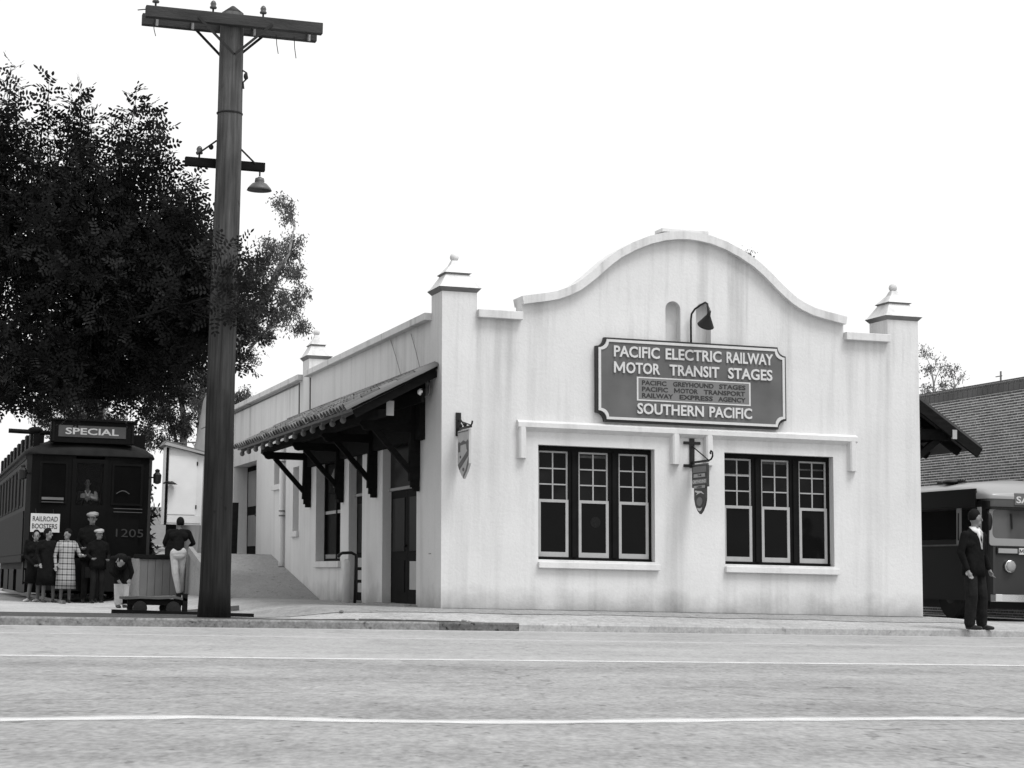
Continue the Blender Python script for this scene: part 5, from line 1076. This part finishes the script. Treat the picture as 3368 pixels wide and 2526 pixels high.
# women in front of the railway car
def woman(label, loc, yaw, coat, hem, look, arms, hair=HAIR, stock=STOCK, hat=None, voxel=.0135, w=.165, scale=.965, feet=((-.09,0),(.09,0)), waist=.15, extra=()):
    P_ = torso(coat, w, .93, 1.40) + [('c',(0,0,1.40),(0,-.01,1.50),.05,.048,SKIN)] + head((0,-.02,1.60), look)
    P_ += legs((0,0,.93), (feet[0][0]*.9,feet[0][1]-.02,.48), (feet[0][0],feet[0][1],.075), (feet[1][0]*.9,feet[1][1]-.02,.48), (feet[1][0],feet[1][1],.075), stock, r=(.085,.055,.038))
    for a in arms: P_ += a
    def skirt(e):
        e.loft([(0,0,hem,.235,.19,.05,6),(0,0,hem+.25,.222,.18,.05,6),(0,0,.85,.205,.165,.03,6),(0,0,1.05,.175,.14,.02,5),(0,0,1.2,.185,.145,.0,5),(0,0,1.33,.20,.135),(0,0,1.42,.15,.10),(0,0,1.45,.07,.065)], 28)
    ex = [('coat', skirt, coat), ('hair', hairfn((0,-.02,1.61), look, 1.08, -.06, .03), hair)] + list(extra)
    if hat:
        def hf(e): e.ell((.01,-.02,1.69),(.115,.125,.058),16,9); e.ell((.03,-.03,1.715),(.095,.10,.045),14,8)
        ex.append(('cap', hf, hat))
    return person(label, loc, yaw, P_, ex, voxel, scale)
def lr(s, el, wr, m, d=(0,-.3,-.8)): return arm((s*.195,0,1.38), (s*(.195+el[0]),el[1],el[2]), (s*(.195+wr[0]),wr[1],wr[2]), m, (.058,.048,.034)) + hand((s*(.195+wr[0]),wr[1]-.01,wr[2]-.012), d, (1,0,0), s=.9)
gT = -.03
woman('dark coated woman with hatless head below the white placard', (3.23,46.9,gT), R(18), CLD, .40, R(40), [lr(-1,(.06,.02,1.1),(.03,-.16,.92),CLD), lr(1,(.06,.02,1.1),(.02,-.16,.94),CLD)], feet=((-.06,0),(.20,.02)))
PLAID = bpy.data.materials.new('plaid_cloth'); PLAID.use_nodes = True
def plaid():
    nt = PLAID.node_tree; N = nt.nodes; L = nt.links; b = N['Principled BSDF']; b.inputs['Roughness'].default_value = .95; b.inputs['Specular IOR Level'].default_value = .1
    tc = N.new('ShaderNodeTexCoord'); sx = N.new('ShaderNodeSeparateXYZ'); L.new(tc.outputs['Object'], sx.inputs[0])
    def bands(ax, period, duty):
        m = math_node(nt, 'FRACT', math_node(nt, 'MULTIPLY', sx.outputs[ax], 1/period)); return math_node(nt, 'LESS_THAN', m, duty)
    h = math_node(nt, 'ADD', math_node(nt, 'MULTIPLY', bands(2,.125,.22), -.20), math_node(nt, 'MULTIPLY', bands(2,.0625,.3), -.05))
    v = math_node(nt, 'ADD', math_node(nt, 'MULTIPLY', bands(0,.10,.25), -.13), math_node(nt, 'MULTIPLY', bands(0,.05,.3), -.04))
    L.new(math_node(nt, 'MAXIMUM', math_node(nt, 'ADD', math_node(nt, 'ADD', h, v), .36), .02), b.inputs['Base Color'])
plaid()
woman('woman in a long pale plaid coat chatting in front of the railway car', (3.66,46.85,gT), R(5), PLAID, .33, R(-55), [lr(-1,(.08,.02,1.1),(.06,-.06,.86),PLAID), lr(1,(.12,-.02,1.12),(.14,-.28,1.12),PLAID,(.3,-.8,0))], feet=((-.10,0),(.10,.03)))
def darkman(label, loc, yaw, look, cap, jk=CLD, trousers=CLD2, hh=1.62, arms=None, capm=CAPM, sc=.98):
    P_ = torso(jk, .17, .95, 1.38) + [('c',(0,0,1.40),(0,-.01,1.53),.055,.052,SKIN)] + head((0,-.02,hh), look) + legs((0,0,.93), (-.10,-.03,.5), (-.11,0,.075), (.10,-.03,.5), (.12,.02,.075), trousers, r=(.095,.072,.06))
    P_ += arms or (lr(-1,(.06,.03,1.13),(.0,-.20,1.05),jk,(.4,-.7,0)) + lr(1,(.06,.03,1.13),(.0,-.20,1.03),jk,(-.4,-.7,0)))
    def cf(e):
        e.ell((.0,.0,hh+.075),(.118,.128,.05),18,9); e.ell((-.02,-.13,hh+.045),(.075,.06,.014),14,6); e.ell((.02,.0,hh+.10),(.10,.105,.04),16,8)
    return person(label, loc, yaw, P_, [('hair', hairfn((0,-.02,hh+.008), look, 1.02, -.03, .05), HAIR), ('jacket', jacket, jk)] + ([('cap', cf, capm)] if cap else []), .0135, sc)
darkman('man in dark suit and bright white cap beside the plaid coated woman', (4.36,46.8,gT), R(10), R(25), True, capm=CAPM, sc=.97)
darkman('man in grey cap standing on the car step behind the white capped man', (4.26,47.5,gT), R(0), R(0), True, hh=1.62, capm=GREYP, sc=1.20)
# passenger behind the door window
Pp = [('c',(-.10,0,.05),(.10,0,.05),.11,.11,SASH),('c',(-.16,0,.14),(.16,0,.14),.06,.06,CLD2),('c',(0,0,.1),(0,0,.28),.06,.05,SKIN)] + [(g[0],)+tuple(g[1:]) for g in head((0,0,.40),R(-10))]
Pp += arm((-.2,0,.14),(-.22,-.06,-.05),(-.08,-.12,-.02),CLD2) + hand((-.07,-.125,-.02),(1,-.3,.1),(0,0,1)) + arm((.2,0,.14),(.24,-.04,-.02),(.10,-.12,.02),WSHIRT) + hand((.09,-.125,.02),(-1,-.3,.1),(0,0,1)) + [('c',(-.06,-.09,.20),(.0,-.115,.05),.022,.02,WSHIRT),('c',(.06,-.09,.20),(.0,-.115,.05),.022,.02,WSHIRT),('c',(0,0,.05),(0,.02,-.62),.12,.12,CLD)]
pas = person('passenger with folded arms looking out of the car door window', (4.19,48.33,2.40), 0, Pp, [('hair', hairfn((0,0,.408), R(-10), 1.02, -.03, .05), HAIR)], .0125, .92)
# stooping figure with pale trouser legs
SKS = pm('shaded_skin', .20, .6, .05, 8)  # skin copy meant to carry the figures' shade in its grey
Ps = [('c',(-.07,.06,.86),(.07,.06,.86),.125,.125,CLD),('c',(0,.05,.88),(-.14,-.36,.96),.135,.135,CLD),('c',(-.30,-.40,.97),(.0,-.42,.97),.07,.07,CLD),('c',(-.15,-.42,.97),(-.17,-.52,.95),.055,.05,SKS)] + head((-.18,-.58,.93), R(-120), skin=SKS)
Ps += legs((0,.05,.86), (-.075,-.02,.49), (-.055,.0,.075), (.085,-.02,.49), (.085,.0,.075), CLD, r=(.105,.082,.072), lower=CLW)
Ps += arm((-.30,-.40,.95),(-.34,-.44,.72),(-.20,-.40,.58),CLD) + hand((-.19,-.40,.57),(.5,.2,-.6),(.6,.5,0),skin=SKS) + arm((.0,-.42,.95),(.08,-.44,.72),(.06,-.42,.60),CLD) + hand((.06,-.42,.59),(-.2,0,-.8),(1,0,0),skin=SKS)
person('stooping figure in dark coat with pale trouser legs right of the car front', (4.30,41.0,gz(4.3,41)), R(10), Ps, [('hair', hairfn((-.18,-.58,.94), R(-120), 1.04, -.03, .05), HAIR)], .0135)
# bystander at the far left in dark clothes and white shoes
Pb = torso(CLD, .165, .88, 1.32) + [('c',(0,0,1.33),(0,-.01,1.42),.05,.048,pm('shaded_skin', .20))] + head((0,-.02,1.51), R(-20), skin=pm('shaded_skin', .20))
Pb += legs((0,0,.86), (-.09,-.03,.46), (-.12,0,.075), (.09,-.03,.46), (.10,.0,.075), CLD, sm=WSHIRT, r=(.09,.06,.042), toe=(-.8,-.6,0), lower=STOCK)
Pb += lr(-1,(.04,.03,1.05),(-.12,-.22,.84),CLD,(.6,-.5,0)) + lr(1,(.04,.03,1.05),(-.12,-.22,.86),CLD,(-.6,-.5,0))
def sk(e): e.loft([(0,0,.42,.22,.18,.05,6),(0,0,.7,.20,.165,.04,6),(0,0,.92,.16,.13),(0,0,1.05,.14,.12)], 24)
person('bystander in dark clothes and white shoes left of the hatless woman', (3.0,47.45,gT), R(15), Pb, [('hair', hairfn((0,-.02,1.518), R(-20), 1.05, -.03, .05), HAIR), ('skirt', sk, CLD)], .0135)
# man in white trousers leaning over the dock edge
gL = gz(5.86,44.4)
Pl = [('c',(-.07,0,.93),(.07,0,.95),.112,.112,CLW),('c',(-.05,.0,.88),(.05,.0,.88),.112,.112,CLW),('c',(0,.02,1.0),(.0,.14,1.32),.125,.135,CLD),('c',(-.10,.12,1.30),(.10,.12,1.30),.12,.12,CLD),('c',(-.19,.15,1.40),(.19,.15,1.40),.066,.066,CLD),('c',(0,.16,1.41),(.02,.19,1.52),.052,.05,SKIND)]
Pl += [(g[0],)+tuple(g[1:]) for g in head((.03,.22,1.585), R(180), skin=SKIN)]
Pl += legs((0,.02,.90), (-.055,-.02,.49), (.03,-.03,.075), (.085,.10,.50), (.10,.20,.10), CLW, r=(.10,.074,.056), toe=(.3,1,0))
Pl += arm((-.22,.15,1.38),(-.30,.18,1.16),(-.27,.42,1.10),CLD) + hand((-.27,.43,1.10),(0,1,-.05),(1,0,0)) + arm((.22,.15,1.38),(.33,.16,1.16),(.27,.42,1.10),CLD) + hand((.27,.43,1.10),(0,1,-.05),(1,0,0))
person('man in white trousers and dark top leaning over the freight dock', (5.87,44.42,gL), R(-4), Pl, [('hair', hairfn((.03,.22,1.595), R(180), 1.05, -.05, .06), HAIR)], .0125)
